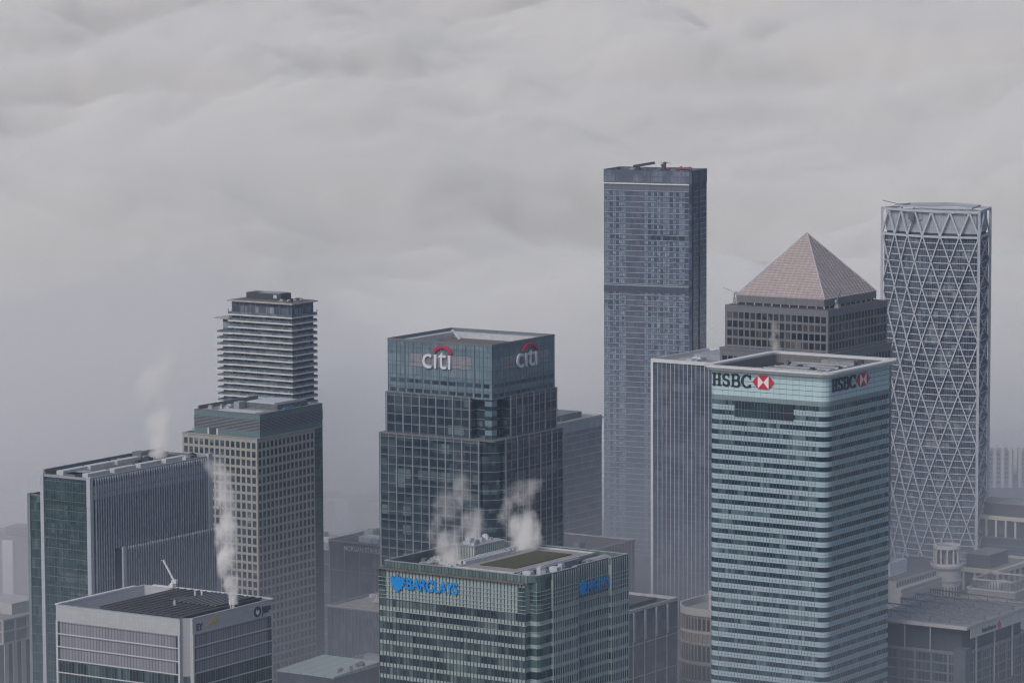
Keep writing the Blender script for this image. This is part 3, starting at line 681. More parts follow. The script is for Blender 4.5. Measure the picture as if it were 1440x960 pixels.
# ================================================================== 6 beige window grid tower
def beige_tower():
    N = (-118.5, 1799.5)
    t = thing('stone_grid_tower', 'beige stone tower with small square windows and a louvred dark green crown', 'office tower', N, YAW)
    A, B, BG = 43.6, 51.6, 45.
    P = rect(A, B); h = 141.6
    st = panel('beige_stone', (.325, .31, .28), 3.05, 4.07, .05, (.25, .23, .2), .1, .7, streak=.1)
    wn = glass('stone_window', [(.25, (.014, .02, .033)), (.55, (.034, .045, .06)), (.8, (.07, .085, .09)), (.95, (.15, .17, .17))], 3.1, 4.07, .1, .5)
    gg = glass('green_flank', [(.25, (.02, .04, .05)), (.6, (.04, .07, .08)), (.9, (.08, .12, .12))], 1.5, 2.0, .1, .3)
    core = [(-A, 0), (0, 0), (0, BG), (-.3, BG), (-.3, B), (-A, B)]
    MB().prism(core, 0, h).build('wall', plain('dark_reveal', (.1, .095, .085), .6), t)
    zs = [h - 1.9 - 2.85 - 4.07 * i for i in range(34)]
    grid_windows(t, wn, core, [0, 1], 3.06, .35, (2.05, 2.1), zs, 2.85)
    grid_wall(MB(), core, [0, 1], 3.06, .35, (2.05, 2.1), zs, 2.85, h, 0, .16).build('stone_grid', st, t)
    m = MB(); fbox(m, fE, BG + .02, B, 0, h + .2, -.3, -.02); m.build('flank_glazing', gg, t)
    m = MB()
    for i in range(70): fbox(m, fE, BG + .05, B, h - 2.03 * i, h - 2.03 * i + .14, -.02, .06)
    m.build('floor_line', plain('teal_trim', (.09, .13, .14), .5), t)
    MB().ring(offset(core, .45), offset(core, -.5), h, h + .35).build('cornice', st, t)
    MB().prism(offset(core, -.5), h - .1, h + .05).build('ledge', M['roof_brown'], t)
    # crown
    C = [(-38.4, 2.3), (0, 2.3), (0, B), (-38.4, B)]; zc = 152.6
    MB().prism(C, h, zc).build('crown_wall', panel('teal_crown', (.13, .185, .195), 1.5, 1.2, .07, (.07, .1, .11), .12, .3), t)
    m = MB(); C2 = offset(C, .03)
    for i in range(8): m.ring(offset(C2, .22), offset(C2, -.1), 144.9 + .68 * i, 145.2 + .68 * i)
    m.build('louvre_blade', plain('louvre_grey', (.24, .24, .26), .5), t)
    MB().ring(C2, offset(C2, -.1), 144.7, 150.2).build('louvre_band', plain('louvre_dark', (.03, .04, .05), .6), t)
    m = MB(); fbox(m, fS, -29.5, -25.5, h + .1, 144.7, -2.3, -2.0); m.build('door', M['plant_dark'], t)
    m = MB(); fbox(m, fS, -30.6, -29.6, h + .1, 144.7, -2.28, -2.1); fbox(m, fS, -25.4, -24.4, h + .1, 144.7, -2.28, -2.1); m.build('door_frame', M['plant_light'], t)
    MB().ring(offset(C, .1), offset(C, -1.2), zc, zc + .4).build('coping', M['plant_mid'], t)
    MB().prism(offset(C, -1.2), zc, zc + .12).build('roof_deck', M['roof_grey'], t)
    MB().box(-37.6, -36.9, 4, 50, zc + .12, zc + 1.9).build('plant_screen', M['plant_mid'], t)
    MB().box(-25, -3, 20, 44, zc + .12, zc + 2.6).build('plant_house', panel('grey_louvres', (.16, .18, .19), 4, .6, .22, (.05, .06, .06)), t)
    MB().box(-22, -6, 22, 40, zc + 2.6, zc + 3.1).build('plant_house_roof', M['plant_light'], t)
    MB().box(-24, -21, 14, 19, zc + .12, zc + 3.4).build('plant_unit', M['plant_grey'], t)
    MB().box(-26, -4, 4.5, 12, zc + .12, zc + .5).build('roof_walk', M['plant_light'], t)
    roof_clutter(t, [M['plant_light'], M['plant_grey']], -35, -26, 6, 40, zc + .12, 9, .5, 1.3, 1, 3, seed=31)
    m = MB(); m.box(-3.0, -1.6, 24, 31, zc + .1, zc + 1.0); m.build('tarpaulin', plain('blue_sheet', (.1, .2, .5), .7), t)
    roof_clutter(t, [M['plant_dark']], -3.5, -1.4, 33, 40, zc + .12, 3, .8, 1.8, 1, 2, seed=32)
    roof_clutter(t, [M['plant_grey'], M['plant_light']], -43, -39.5, 1, 10, h + .3, 2, .8, 1.8, .8, 2, seed=33)
beige_tower()

# ================================================================== 7 balcony tower
def balcony_tower():
    t = thing('balcony_tower', 'slim apartment tower with white balcony slabs at every storey, base lost in fog', 'apartment tower', (-111.6, 1977.7), YAW)
    A, B = 42., 22.6
    gl = glass('flat_glass', [(.25, (.05, .06, .085)), (.5, (.09, .105, .135)), (.7, (.16, .19, .21)), (.9, (.28, .33, .34))], 2.4, 3.23, .12, .45)
    slab = plain('white_slab', (.66, .65, .62), .6, var=.1)
    bal = glass('balustrade_glass', [(.3, (.10, .125, .145)), (.7, (.19, .22, .24))], 1.4, 3.23, .15, .4)
    body = rect(A - 4.4, B - 4.4, -2.2, 2.2)
    MB().prism(body, 0, 186.2).build('wall', gl, t)
    m = MB(); mullions(m, body, 2.4, 1, 186.2, .16, .12); mullions(m, body, 7.2, 1, 186.2, .5, .3); m.build('mullion', plain('frame_grey', (.14, .17, .2), .5), t)
    F0 = rect(A - .8, B - .8, -.4, .4)
    m = MB()
    MB().prism(rect(A - .4, B - .4, -.2, .2), 186.2, 186.9).build('roof_slab', plain('roof_slab', (.42, .4, .39), .7), t)
    MB().prism(rect(A - 3, B - 3, -1.5, 1.5), 186.9, 187.1).build('roof_deck', M['roof_brown'], t)
    zs = [179.4 - 3.23 * i for i in range(52)]
    for i, z in enumerate(zs):
        if z < 3: break
        MB().ring(F0, offset(body, -.3), z - .32, z + .32).build('balcony_slab', slab, t)
        MB().ring(offset(F0, -.15), offset(F0, -.25), z + .32, z + 1.4).build('balustrade', bal, t)
    for s in (-A + .6, -.6):
        for y in (.6, B - .6): MB().box(s - .12, s + .12, y - .12, y + .12, 179.7, 182.4).build('screen_post', M['plant_dark'], t)
    # dark roof house
    m = MB(); m.box(-36, -14, 9, 18, 187.1, 190.4); m.build('roof_house', M['plant_dark'], t)
    MB().box(-28, -15, 9.3, 17.7, 190.4, 190.7).build('roof_house_deck', M['plant_grey'], t)
    MB().box(-18.5, -16.5, 8.9, 9.0, 188.0, 189.8).build('roof_house_door', M['plant_light'], t)
    roof_clutter(t, [M['plant_light'], M['plant_grey'], M['plant_dark']], -13, -2, 4, 18, 187.1, 14, .4, 1.1, .6, 2, seed=41)
    # back wing, lower, at the image-left end
    w = rect(10, 13, -41.0, 8.5); wf = rect(13.4, 16, -40.6, 7)
    MB().prism(w, 0, 176).build('wing_wall', gl, t)
    MB().prism(rect(15, 17, -40.2, 6.4), 176, 176.6).build('wing_roof', plain('roof_slab', (.42, .4, .39), .7), t)
    MB().cone((-44, 13), .15, .1, 176.6, 179.5, 6).build('wing_mast', M['plant_mid'], t)
    MB().box(-48, -44, 10, 16, 176.6, 178).build('plant_unit', M['plant_mid'], t)
    for i in range(50):
        z = 168.6 - 3.23 * i
        if z < 3: break
        MB().ring(wf, offset(w, -.3), z - .3, z + .3).build('balcony_slab', slab, t)
        MB().ring(offset(wf, -.15), offset(wf, -.25), z + .3, z + 1.3).build('balustrade', bal, t)
balcony_tower()

# ================================================================== 8 tallest slender tower
def tall_tower():
    t = thing('slender_glass_tower', 'tallest slender grey-blue tower with two dark vertical slots and black roof cranes', 'apartment tower', (105.4, 2289.7), -23.5)
    A, B = 55.2, 25.8
    P = [(-A, 0), (-1.0, 0), (0, 1.0), (0, 1.6), (-1.4, 1.6), (-1.4, 4.0), (0, 4.0), (0, 12.0), (-1.4, 12.0), (-1.4, 14.8), (0, 14.8), (0, B), (-A, B)]
    gl = glass('tower_glass', [(.25, (.045, .06, .09)), (.5, (.08, .10, .145)), (.75, (.115, .14, .19))], 2.0, 3.24, .1, .3)
    gp = glass('grey_strip_glass', [(.3, (.07, .08, .115)), (.7, (.11, .12, .16))], 1.2, 3.24, .15, .3)
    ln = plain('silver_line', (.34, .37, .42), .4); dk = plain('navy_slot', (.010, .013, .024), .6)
    MB().prism(P, 0, 229.4).build('wall', gl, t)
    m = MB(); fbox(m, fS, -41.4, -29.6, 2, 221, .0, .06); m.build('grey_strip', gp, t)
    fl = [220.8 - 3.24 * i for i in range(68)]
    m = MB()
    for z in fl:
        if z > 2: fbox(m, fS, -A, -1.4, z - .16, z + .16, .0, .3); fbox(m, fE, 4.05, 11.9, z - .1, z + .1, 0, .08); fbox(m, fE, 14.85, B, z - .1, z + .1, 0, .08)
    m.build('floor_line', ln, t)
    wf = plain('pale_window_frame', (.42, .47, .53), .4)
    def sx(px): return (px / 8 + 840 - 972) * .4475
    cols = [(80, 135, 3), (170, 208, 2), (240, 318, 4), (530, 572, 2), (605, 640, 2), (672, 712, 2), (742, 815, 4), (852, 886, 2), (922, 985, 3)]
    wg = glass('bright_window', [(.18, (.06, .08, .105)), (.3, (.15, .19, .225)), (.7, (.21, .265, .30)), (.92, (.32, .37, .41))], 1.1, 1.62, .1, .6)
    rest = MB(); n = 0; fr = MB()
    for i, z in enumerate(fl[:66]):
        for a, b, k in cols:
            s0, s1 = sx(a), sx(b); w = (s1 - s0) / k
            dark = (i in (8,) and a in (605, 672, 742, 852, 922)) or (i in (18,) and a in (605, 672)) or (i == 24 and a in (605, 672))
            m = MB() if n < 100 else rest
            if dark:
                fbox(m, fS, s0, s1, z - 2.9, z - .5, .0, .1)
                if n < 100: m.build('window', dk, t); n += 1
                continue
            for j in range(k): fbox(m, fS, s0 + j * w + .12, s0 + (j + 1) * w - .12, z - 2.75, z - .55, .02, .1)
            if n < 100: m.build('window', wg, t); n += 1
    kind(rest.build('window', wg, t), 'stuff')
    # crown
    MB().ring(offset(P, .04), offset(P, -.2), 225.2, 233.0).build('crown_glazing', glass('crown_pane', [(.3, (.09, .11, .15)), (.7, (.16, .185, .23))], 2.5, 3.9, .12, .4), t)
    m = MB(); hlines(m, offset(P, .04), [229.4, 233.0], .25, .16); mullions(m, offset(P, .04), 2.5, 225.2, 233, .14, .12, only=[0, 6, 10]); m.build('crown_frame', plain('crown_frame', (.07, .075, .1), .5), t)
    m = MB(); fbox(m, fS, -A - .2, -1.0, 224.6, 225.3, 0, .8); m.build('white_ledge', M['white_metal'], t)
    m = MB(); fbox(m, fS, -A, -1.2, 221.0, 224.6, 0, .06); m.build('louvre_band', panel('slate_louvre', (.12, .13, .165), 1.2, 9, .15, None, .2), t)
    m = MB(); fbox(m, fS, -A, -1.2, 160.6, 164.5, 0, .34); m.build('louvre_band', panel('navy_louvre', (.055, .065, .095), 1.4, 9, .2, None, .3), t)
    m = MB(); fbox(m, fS, -A, -1.2, 164.5, 165.0, 0, .6); m.build('white_ledge', ln, t)
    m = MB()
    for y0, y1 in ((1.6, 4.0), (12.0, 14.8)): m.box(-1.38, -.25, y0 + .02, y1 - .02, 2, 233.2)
    m.build('slot_shade_fill', dk, t)  # solid navy fill stands in for the shaded depth of the slots
    MB().prism(offset(P, -.4), 229.5, 230).build('roof_deck', M['roof_dark'], t)
    roof_clutter(t, [M['plant_dark'], M['plant_mid'], M['plant_grey']], -50, -5, 4, 22, 230, 22, 1.6, 3.6, 1.5, 4, seed=51)
    roof_clutter(t, [M['white_red']], -22, -6, 6, 22, 230, 7, 3, 4.4, .6, 2, seed=52)
    duct_runs(t, M['white_red'], -24, -6, 16, 22, 232.6, 5, 'x', 8, 'roof_rail'); roof_clutter(t, [M['white_red']], -54, -50, 1, 20, 231, 3, 1, 2.4, .5, 1.2, seed=57)
    return t
tall_tower()
NP = (105.4, 2289.7)
cradle_crane('black crane with long low jib on the tallest tower roof', loc(NP, -23.5, -37, 9, 230), 5, 10, M['plant_dark'], M['plant_dark'], 5.0, 9, w=3.0)
cradle_crane('black crane seen end on beside the long one on the tallest tower', loc(NP, -23.5, -21, 10, 230), 75, 4, M['plant_dark'], M['plant_dark'], 5.8, 12, w=3.0)

# ================================================================== 9 white framed slab behind
def framed_slab():
    N = (109.8, 2034.1)
    t = thing('white_framed_tower', 'blue-grey slab with thin white vertical lines in a white frame behind the teal tower', 'office tower', N, YAW)
    A, B = 43., 60.; P = rect(A, B)
    gl = glass('blue_grey_glass', [(.25, (.04, .055, .085)), (.6, (.07, .09, .13)), (.9, (.11, .13, .17))], 2.6, 3.9, .12, .4)
    MB().prism(P, 0, 147.4).build('wall', gl, t)
    m = MB()
    for i in range(1, 17): s = -A + 1.4 + 2.6 * i; fbox(m, fS, s - .1, s + .1, 0, 147.4, 0, .25)
    m.build('mullion', M['white_metal'], t)
    m = MB()
    for i in range(37): fbox(m, fS, -A + 1.4, 0, 146 - 3.9 * i, 146.25 - 3.9 * i, 0, .12)
    m.build('floor_line', plain('slate_line', (.12, .14, .18), .5), t)
    m = MB(); fbox(m, fS, -A, -A + 1.4, 0, 149.2, -.5, .9); m.build('corner_pier', M['white_metal'], t)
    m = MB(); fbox(m, fS, -A + 1.4, .5, 147.4, 149.2, -.8, .9); m.build('cornice', M['white_metal'], t)
    MB().box(-A, -A + .8, .6, B, 147.4, 149.2).box(-A + .8, 0, B - .8, B, 147.4, 149.2).box(-.6, .2, .8, B - .8, 147.4, 149.2).build('parapet', M['white_metal'], t)
    MB().prism(offset(P, -.8), 147.4, 147.6).build('roof_deck', M['roof_grey'], t)
    MB().box(-30, -12, 22, 48, 147.6, 150.4).build('plant_house', M['plant_grey'], t)
    roof_clutter(t, [M['plant_light'], M['plant_grey']], -38, -4, 8, 52, 147.6, 14, .6, 1.8, 2, 7, seed=61)
framed_slab()

# ================================================================== 10 pyramid tower
def pyramid_tower():
    N = (149.8, 1843.1)
    t = thing('pyramid_tower', 'grey steel tower with a pinkish ribbed pyramid roof', 'office tower', N, YAW)
    A, B = 56.2, 59.4; P = rect(A, B); h = 196.
    stl = panel('steel_panel', (.20, .20, .215), 3.2, 1.5, .07, (.13, .13, .14), .12, .4, .3, streak=.1)
    wn = glass('steel_window', [(.3, (.006, .008, .012)), (.55, (.016, .019, .023)), (.75, (.04, .04, .042)), (.9, (.17, .15, .12))], 3.2, 4.2, .1, .35)
    MB().prism(P, 0, h).build('wall', plain('steel_core', (.06, .06, .065), .5), t)
    zs = [h - 3.2 - 3.1 - 4.25 * i for i in range(5)]
    grid_windows(t, wn, P, [0, 1], 3.2, .8, 2.5, zs, 3.1)
    grid_wall(MB(), P, [0, 1, 2, 3], 3.2, .8, 2.5, zs, 3.1, h, 174.6, .14).build('steel_grid', stl, t)
    Q = offset(P, 1.7)
    MB().prism(Q, 0, 174.6).build('shoulder_wall', plain('steel_core', (.06, .06, .065), .5), t)
    zs2 = [174.6 - 3.0 - 3.1 - 4.25 * i for i in range(40)]
    zs2 = [z for z in zs2 if z > 3]
    rest = MB()
    for i, a, u, nn, L in edges(Q):
        if i > 1: continue
        k = round((L - 1.6) / 3.2); st = (L - 1.6) / k
        for z in zs2:
            for j in range(k): c = .8 + (j + .5) * st; rest.obox(a, u, nn, c - 1.25, c + 1.25, z, z + 3.1, -.1, .02)
    kind(rest.build('shoulder_window', wn, t), 'stuff')
    grid_wall(MB(), Q, [0, 1], 3.2, .8, 2.5, zs2, 3.1, 174.6, 0, .14).build('steel_grid', stl, t)
    MB().ring(offset(Q, .4), offset(P, .3), 174.6, 175.6).build('ledge', stl, t)
    MB().prism(offset(P, -.4), h, h + .1).build('roof_deck', M['roof_dark'], t)
    # pyramid
    b = rect(A - 8, B - 7, -4, 3.6); zb = 200.6; ctr = (-A / 2, B / 2)
    MB().prism(offset(b, -1.0), h + .1, 197.2).build('pyramid_footing', M['plant_dark'], t)
    MB().prism(b, 197.2, zb).build('pyramid_base', panel('steel_slats', (.2, .2, .21), 3.0, .5, .2, (.1, .1, .105), .1, .45), t)
    for i, aa, uu, nn, LL in edges(b):
        for j in range(10): q = MB(); q.obox(aa, uu, nn, LL * j / 10 + .1, LL * j / 10 + .5, h + .1, 197.2, -.5, 0); q.build('footing_post', M['plant_light'], t)
    za = 229.6; n = NT('pyramid_steel'); u, v = n.cells(3.0, 1.28)
    cl = n.cellrand(u, v, 3.); big = n.noise(.06, det=2)
    c = n.mix(n.math('MULTIPLY', cl, .55), (.40, .315, .30), (.28, .225, .23))
    c = n.mix(n.ramp(big, [(.42, 0.), (.62, 1.)]), c, n.mix(n.math('MULTIPLY', cl, .5), (.40, .31, .25), (.30, .24, .22)))
    n.bsdf(c, .42, .25)
    pm = MB(); rb = MB(); hp = MB()
    for i in range(4):
        p, q = Vector((*b[i], zb)), Vector((*b[(i + 1) % 4], zb)); a = Vector((*ctr, za)); L = (q - p).length
        nn = (q - p).cross(a - p).normalized(); H = (a - (p + q) / 2).length
        pm.face([p, q, a], [(0, 0), (L, 0), (L / 2, H)])
        rows = 26
        for r in range(1, rows):
            f = r / rows; hp.beam(p.lerp(a, f) + nn * .08, q.lerp(a, f) + nn * .08, .14, .34)
        k = 17
        for j in range(1, k):   # ribs run up the slope
            s = p.lerp(q, j / k); f = 1 - abs(2 * j / k - 1)
            rb.beam(s + nn * .08, s + (a - (p + q) / 2) * f + nn * .08, .2, .14)
        rb.beam(p + nn * .1, a + nn * .1, .55, .5)
    py = pm.build('pyramid_roof', n.m, t)
    hp.build('roof_batten', plain('pale_batten', (.62, .56, .55), .4, .2), py); rb.build('roof_rib', plain('pale_rib_steel', (.66, .6, .58), .4, .2), py)
pyramid_tower()
N1 = (149.8, 1843.1)
cradle_crane('pale crane with bent jib on the ledge beside the pyramid', loc(N1, YAW, -54.2, 5, 196.1), 165, 5.5, M['plant_grey'], M['plant_light'], 5.5, 22, w=.8)
cradle_crane('small grey crane parked on the ledge at the near foot of the pyramid', loc(N1, YAW, -2.2, 13, 196.1), 60, 6, M['plant_grey'], M['plant_mid'], 3.6, 50, w=1.1)

# ================================================================== 11 diagrid tower
def diagrid_tower():
    N = Vector((256.6, 2141.0))
    t = thing('diagrid_tower', 'white diamond lattice tower with a curved face and dark glass between', 'apartment tower', N)
    pl = [Vector(q) for q in ((0, 0), (-10.4, 3), (-20.5, 7), (-29.7, 12.5), (-37.3, 19), (-43.5, 26.5), (-49.9, 34))]
    Rc = Vector((10, 30.9)); eR = Rc.normalized()
    back = [Rc + Vector((-16, 22)), pl[-1] + Vector((14, 18))]
    poly = [tuple(p) for p in reversed(pl)] + [tuple(Rc)] + [tuple(p) for p in back]
    inner = offset(poly, -1.1)
    gl = glass('lattice_glass', [(.25, (.03, .042, .066)), (.5, (.065, .08, .11)), (.75, (.13, .15, .175)), (.93, (.24, .255, .26))], 1.35, 3.65, .06, .18)
    MB().prism(inner, 0, 206.2).build('wall', gl, t)
    wt = plain('lattice_white', (.48, .50, .54), .4, var=.12)
    m = MB(); mullions(m, inner, 1.35, 2, 206, .16, .14, only=range(0, 7)); m.build('mullion', plain('lattice_mullion', (.2, .22, .25), .5), t)
    for i in range(57):
        z = 205.6 - 3.65 * i
        if z > 2: MB().ring(offset(inner, .35), offset(inner, -.3), z - .26, z + .22).build('floor_band', wt, t)
    def at(k):   # point on the face, k in units of one diamond from the near corner
        if k <= 0: return pl[0]
        i = min(int(k), 5); return pl[i].lerp(pl[i + 1], k - i)
    def up(a, za, b, zb, th=.62): return MB().beam((a.x, a.y, za), (b.x, b.y, zb), th, th)
    h = 14.6; n = 0
    for r in range(14):
        z0, z1 = 206 - h * r, 206 - h * (r + 1)
        zc = max(z1, 0)
        for j in range(6):
            a, mid, b = at(j), at(j + .5), at(j + 1)
            if r % 2 == 0: segs = ((a, mid), (b, mid))
            else: segs = ((mid, a), (mid, b))
            for p, q in segs: up(p, z0, q, z1).build('lattice_strut', wt, t) if n < 96 else None; n += 1
    rest = MB(); n = 0
    for r in range(14):
        z0, z1 = 206 - h * r, 206 - h * (r + 1)
        for j in range(6):
            a, mid, b = at(j), at(j + .5), at(j + 1)
            for p, q in (((a, mid), (b, mid)) if r % 2 == 0 else ((mid, a), (mid, b))):
                n += 1
                if n > 96: rest.beam((p.x, p.y, z0), (q.x, q.y, z1), .62)
        # narrow end wall: one column of crosses
        a, b = eR * 2.5, eR * 30
        p, q = (a, b) if r % 2 == 0 else (b, a)
        rest.beam((p.x, p.y, z0), (q.x, q.y, z1), .8); rest.beam((q.x, q.y, z0), (p.x, p.y, z1), .8)
    a, b = eR * 2.5, eR * 30; c = (a + b) / 2
    rest.beam((a.x, a.y, 206), (c.x, c.y, 219), .8); rest.beam((b.x, b.y, 206), (c.x, c.y, 219), .8)
    kind(rest.build('lattice_strut', wt, t), 'stuff')
    for j in range(6):
        a, mid, b = at(j), at(j + .5), at(j + 1)
        up(a, 206, mid, 219.2, .95).build('crown_strut', wt, t); up(b, 206, mid, 219.2, .95).build('crown_strut', wt, t)
    for p in (pl[0], pl[-1], Rc):
        MB().box(p.x - .7, p.x + .7, p.y - .7, p.y + .7, 0, 220.4).build('corner_column', wt, t)
    MB().ring(offset(poly, .3), offset(poly, -1.2), 204.9, 206.1).build('lattice_ring', wt, t)
    MB().ring(offset(inner, -.6), offset(inner, -1.2), 207.4, 218.2).build('crown_wall', panel('crown_ribs', (.36, .38, .41), 1.1, 14, .18, (.24, .25, .28), .1), t)
    MB().prism(offset(inner, -1.0), 206.3, 207.3).build('crown_gap', M['plant_dark'], t)
    MB().ring(offset(poly, .3), offset(poly, -.8), 218.9, 220.2).build('crown_rim', wt, t)
    MB().prism(offset(inner, -1.2), 214, 214.5).build('roof_deck', M['roof_dark'], t)
    up_in = offset(poly, -9)
    MB().ring(offset(poly, -5), offset(poly, -6), 220.6, 221.6).build('roof_ring', wt, t)
    for j in range(5):
        p = Vector(offset(poly, -5.5)[j + 1]); MB().box(p.x - .5, p.x + .5, p.y - .5, p.y + .5, 214.5, 220.6).build('roof_post', M['plant_mid'], t)
    roof_clutter(t, [M['plant_grey'], M['plant_mid']], -40, -8, 14, 24, 214.5, 8, 4, 6.4, 2, 5, seed=71)
    return N, pl
DN, DPL = diagrid_tower()
cradle_crane('thin dark crane lying on the roof rim of the lattice tower', (DN.x + DPL[-1].x + 9, DN.y + DPL[-1].y, 220.2), 160, 9, M['plant_mid'], M['plant_mid'], 1.6, 12, w=.7)

# ================================================================== hazy neighbours
def block(name, label, cat, N, A, B, h, wall, line=None, floor=4., roof='roof_grey', yaw=YAW, parapet=.8, mull=None, win=None, wmat=None, clutter=0, cmats=None, seed=1, grp=None, nband=60, hl=None):
    t = thing(name, label, cat, N, yaw, grp); P = rect(A, B)
    MB().prism(P, 0, h).build('wall', wall, t)
    MB().ring(offset(P, .15), offset(P, -.5), h, h + parapet).build('parapet', line or wall, t)
    MB().prism(offset(P, -.5), h, h + .12).build('roof_deck', M[roof], t)
    if mull: mullions(MB(), P, mull, 1, h, .22, .3, only=[0, 1]).build('mullion', line, t)
    if hl: hlines(MB(), P, [h - hl * i for i in range(1, int(h / hl))], .3, .16).build('floor_line', line, t)
    if win:
        sp, ww, hh = win
        zs = [h - 1.2 - hh - floor * i for i in range(int((h - 3) / floor))]
        grid_windows(t, wmat, P, [0, 1], sp, .6, ww, zs, hh, .05)
    if clutter: roof_clutter(t, cmats or [M['plant_grey'], M['plant_light'], M['plant_mid']], -A + 2, -2, 2, B - 2, h + .12, clutter, .8, 2.6, 2, 6, seed=seed)
    return t
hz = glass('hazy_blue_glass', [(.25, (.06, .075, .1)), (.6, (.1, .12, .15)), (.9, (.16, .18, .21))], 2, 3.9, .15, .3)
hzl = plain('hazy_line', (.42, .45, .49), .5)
dg = glass('dusk_glass', [(.25, (.03, .038, .055)), (.6, (.055, .066, .09)), (.9, (.1, .115, .14))], 2, 4, .12, .3)
dgl = plain('dusk_line', (.2, .21, .25), .5)
stone = panel('portland_stone', (.42, .40, .385), 2.5, 1.2, .06, (.3, .28, .27), .1, .8, streak=.2)
stone_d = panel('brown_stone', (.26, .235, .22), 2.5, 1.2, .06, (.18, .16, .15), .12, .8, streak=.2)
cream = panel('cream_stone', (.56, .50, .40), 3, 1.5, .05, (.42, .37, .3), .08, .7)
swin = glass('small_window', [(.3, (.02, .025, .035)), (.8, (.06, .07, .085))], 2.4, 4, .12, .5)
whiter = panel('white_render', (.62, .61, .61), 4, 3, .0, None, .1, .8)

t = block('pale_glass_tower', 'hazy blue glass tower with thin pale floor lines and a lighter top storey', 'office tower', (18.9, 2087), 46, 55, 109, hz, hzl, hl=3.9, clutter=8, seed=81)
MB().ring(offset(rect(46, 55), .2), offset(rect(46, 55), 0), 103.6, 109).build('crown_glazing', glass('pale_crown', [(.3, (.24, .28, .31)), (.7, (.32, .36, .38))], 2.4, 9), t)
MB().box(-40, -6, 10, 44, 109.1, 112.4).build('plant_house', M['plant_mid'], t)
block('pale_apartment_block', 'narrow pale tower glimpsed between two taller hazy towers', 'apartment tower', (60.5, 2460), 22, 18, 64, whiter, whiter, win=(3, 1.4, 1.6), wmat=swin, floor=3.2)
t = block('low_office_block', 'low hazy office block with dark flat roof behind the green roof bed', 'office block', loc((63.2, 2010.6), YAW, 0, -62, 0), 64, 62, 59.4, plain('mauve_wall', (.2, .17, .18), .6), plain('mauve_rail', (.36, .31, .31), .6), mull=3.2, roof='roof_dark', clutter=6, seed=83)
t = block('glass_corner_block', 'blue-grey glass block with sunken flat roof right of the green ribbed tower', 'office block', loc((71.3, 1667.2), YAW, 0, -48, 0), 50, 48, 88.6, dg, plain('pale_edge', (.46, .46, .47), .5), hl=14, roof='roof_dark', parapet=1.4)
m = MB(); fbox(m, fE, .5, 47.5, 77, 87, .02, .35); m.build('attic_glazing', hz, t)
m = MB()
for i in range(6): fbox(m, fE, 1 + 9.2 * i, 2.0 + 9.2 * i, 76, 88.6, .3, 1.0); fbox(m, fE, 1.3 + 9.2 * i, 1.6 + 9.2 * i, 2, 76, .0, .4)
m.build('pier', plain('pale_pier_grey', (.34, .36, .4), .5), t)
MB().box(-44, -6, 8, 40, 88.8, 90.4).build('roof_well', M['roof_dark'], t)

def drum_block():
    t = thing('rounded_stone_block', 'brown stone block with a rounded end between the glass towers', 'office block', (112, 1690), YAW)
    P = rounded(52, 44, 16, 7)
    MB().prism(P, 0, 74).build('wall', stone_d, t)
    for z, h, o in ((74, 3.2, .9), (66, 1.2, .5), (61, .9, .4), (52, 1.4, .6), (44, 1, .4), (36, 1, .4)): MB().ring(offset(P, o), offset(P, -.3), z, z + h).build('cornice', stone, t)
    for z0, z1 in ((67.5, 72.8), (53.6, 60.6), (45.2, 51.4), (37.2, 43.4), (28, 35)):
        MB().ring(offset(P, .06), offset(P, -.3), z0, z1).build('window_band', swin, t)
    m = MB(); mullions(m, P, 2.3, 2, 74, .7, .4); m.build('pier', stone_d, t)
    MB().prism(offset(P, -1), 74, 74.3).build('roof_deck', M['roof_grey'], t)
    MB().box(-34, -6, 6, 30, 74.3, 83).build('attic', panel('pale_attic', (.5, .48, .46), 3, 9, .3, (.25, .24, .24)), t)
    roof_clutter(t, [M['plant_light'], M['plant_grey']], -36, -4, 4, 32, 83, 6, .6, 1.6, 2, 5, seed=85)
drum_block()

# dark block with letters, and roof in front of it
t = block('dark_lettered_block', 'dark hazy block with faint pale lettering along its top', 'office block', (-60, 1896), 37.5, 42, 75, dg, dgl, hl=14, roof='roof_dark', clutter=10, seed=87)
m = MB()
for i in range(5): fbox(m, fS, -37 + 9.2 * i, -36.4 + 9.2 * i, 2, 72, 0, .4)
m.build('pier', dgl, t)
lettering(t, 'sign_lettering', 'MORGAN STANLEY', fS, -28, -4, 71.0, 73.6, .1, plain('faint_letters', (.5, .5, .52), .5), .01, .2)
MB().box(-22, -8, 4, 12, 75.2, 78).build('plant_house', M['plant_light'], t)
t = block('side_office_block', 'hazy lower block with pale ledges left of the lettered one', 'office block', (-92.0, 1930), 40, 40, 68, dg, hzl, hl=7, roof='roof_grey', clutter=5, seed=88)
t = block('tiled_roof_block', 'ribbed glass block with pale paved flat roof behind the green ribbed tower', 'office block', loc((-87.3, 1818.1), YAW, 58, 0, 0), 58, 46, 59.4, dg, dgl, mull=2.0, roof='roof_brown', parapet=.6)
MB().ring(offset(rect(58, 46), .3), offset(rect(58, 46), -.4), 60.0, 60.5).build('coping', M['plant_grey'], t)
s = NT('paved_roof'); u, v = s.cells(2.2, 2.2)
s.bsdf(s.mix(s.cellrand(u, v, 4.), (.2, .18, .16), (.34, .31, .28)), .9)
MB().box(-57, -1, 1, 45, 59.5, 59.75).build('roof_paving', s.m, t)
cradle_crane('pale box-bodied crane on the paved flat roof', loc((-87.3, 1818.1), YAW, 14, 20, 60), 30, 12, M['white_metal'], M['plant_light'], 3.6, 8, w=1.5)
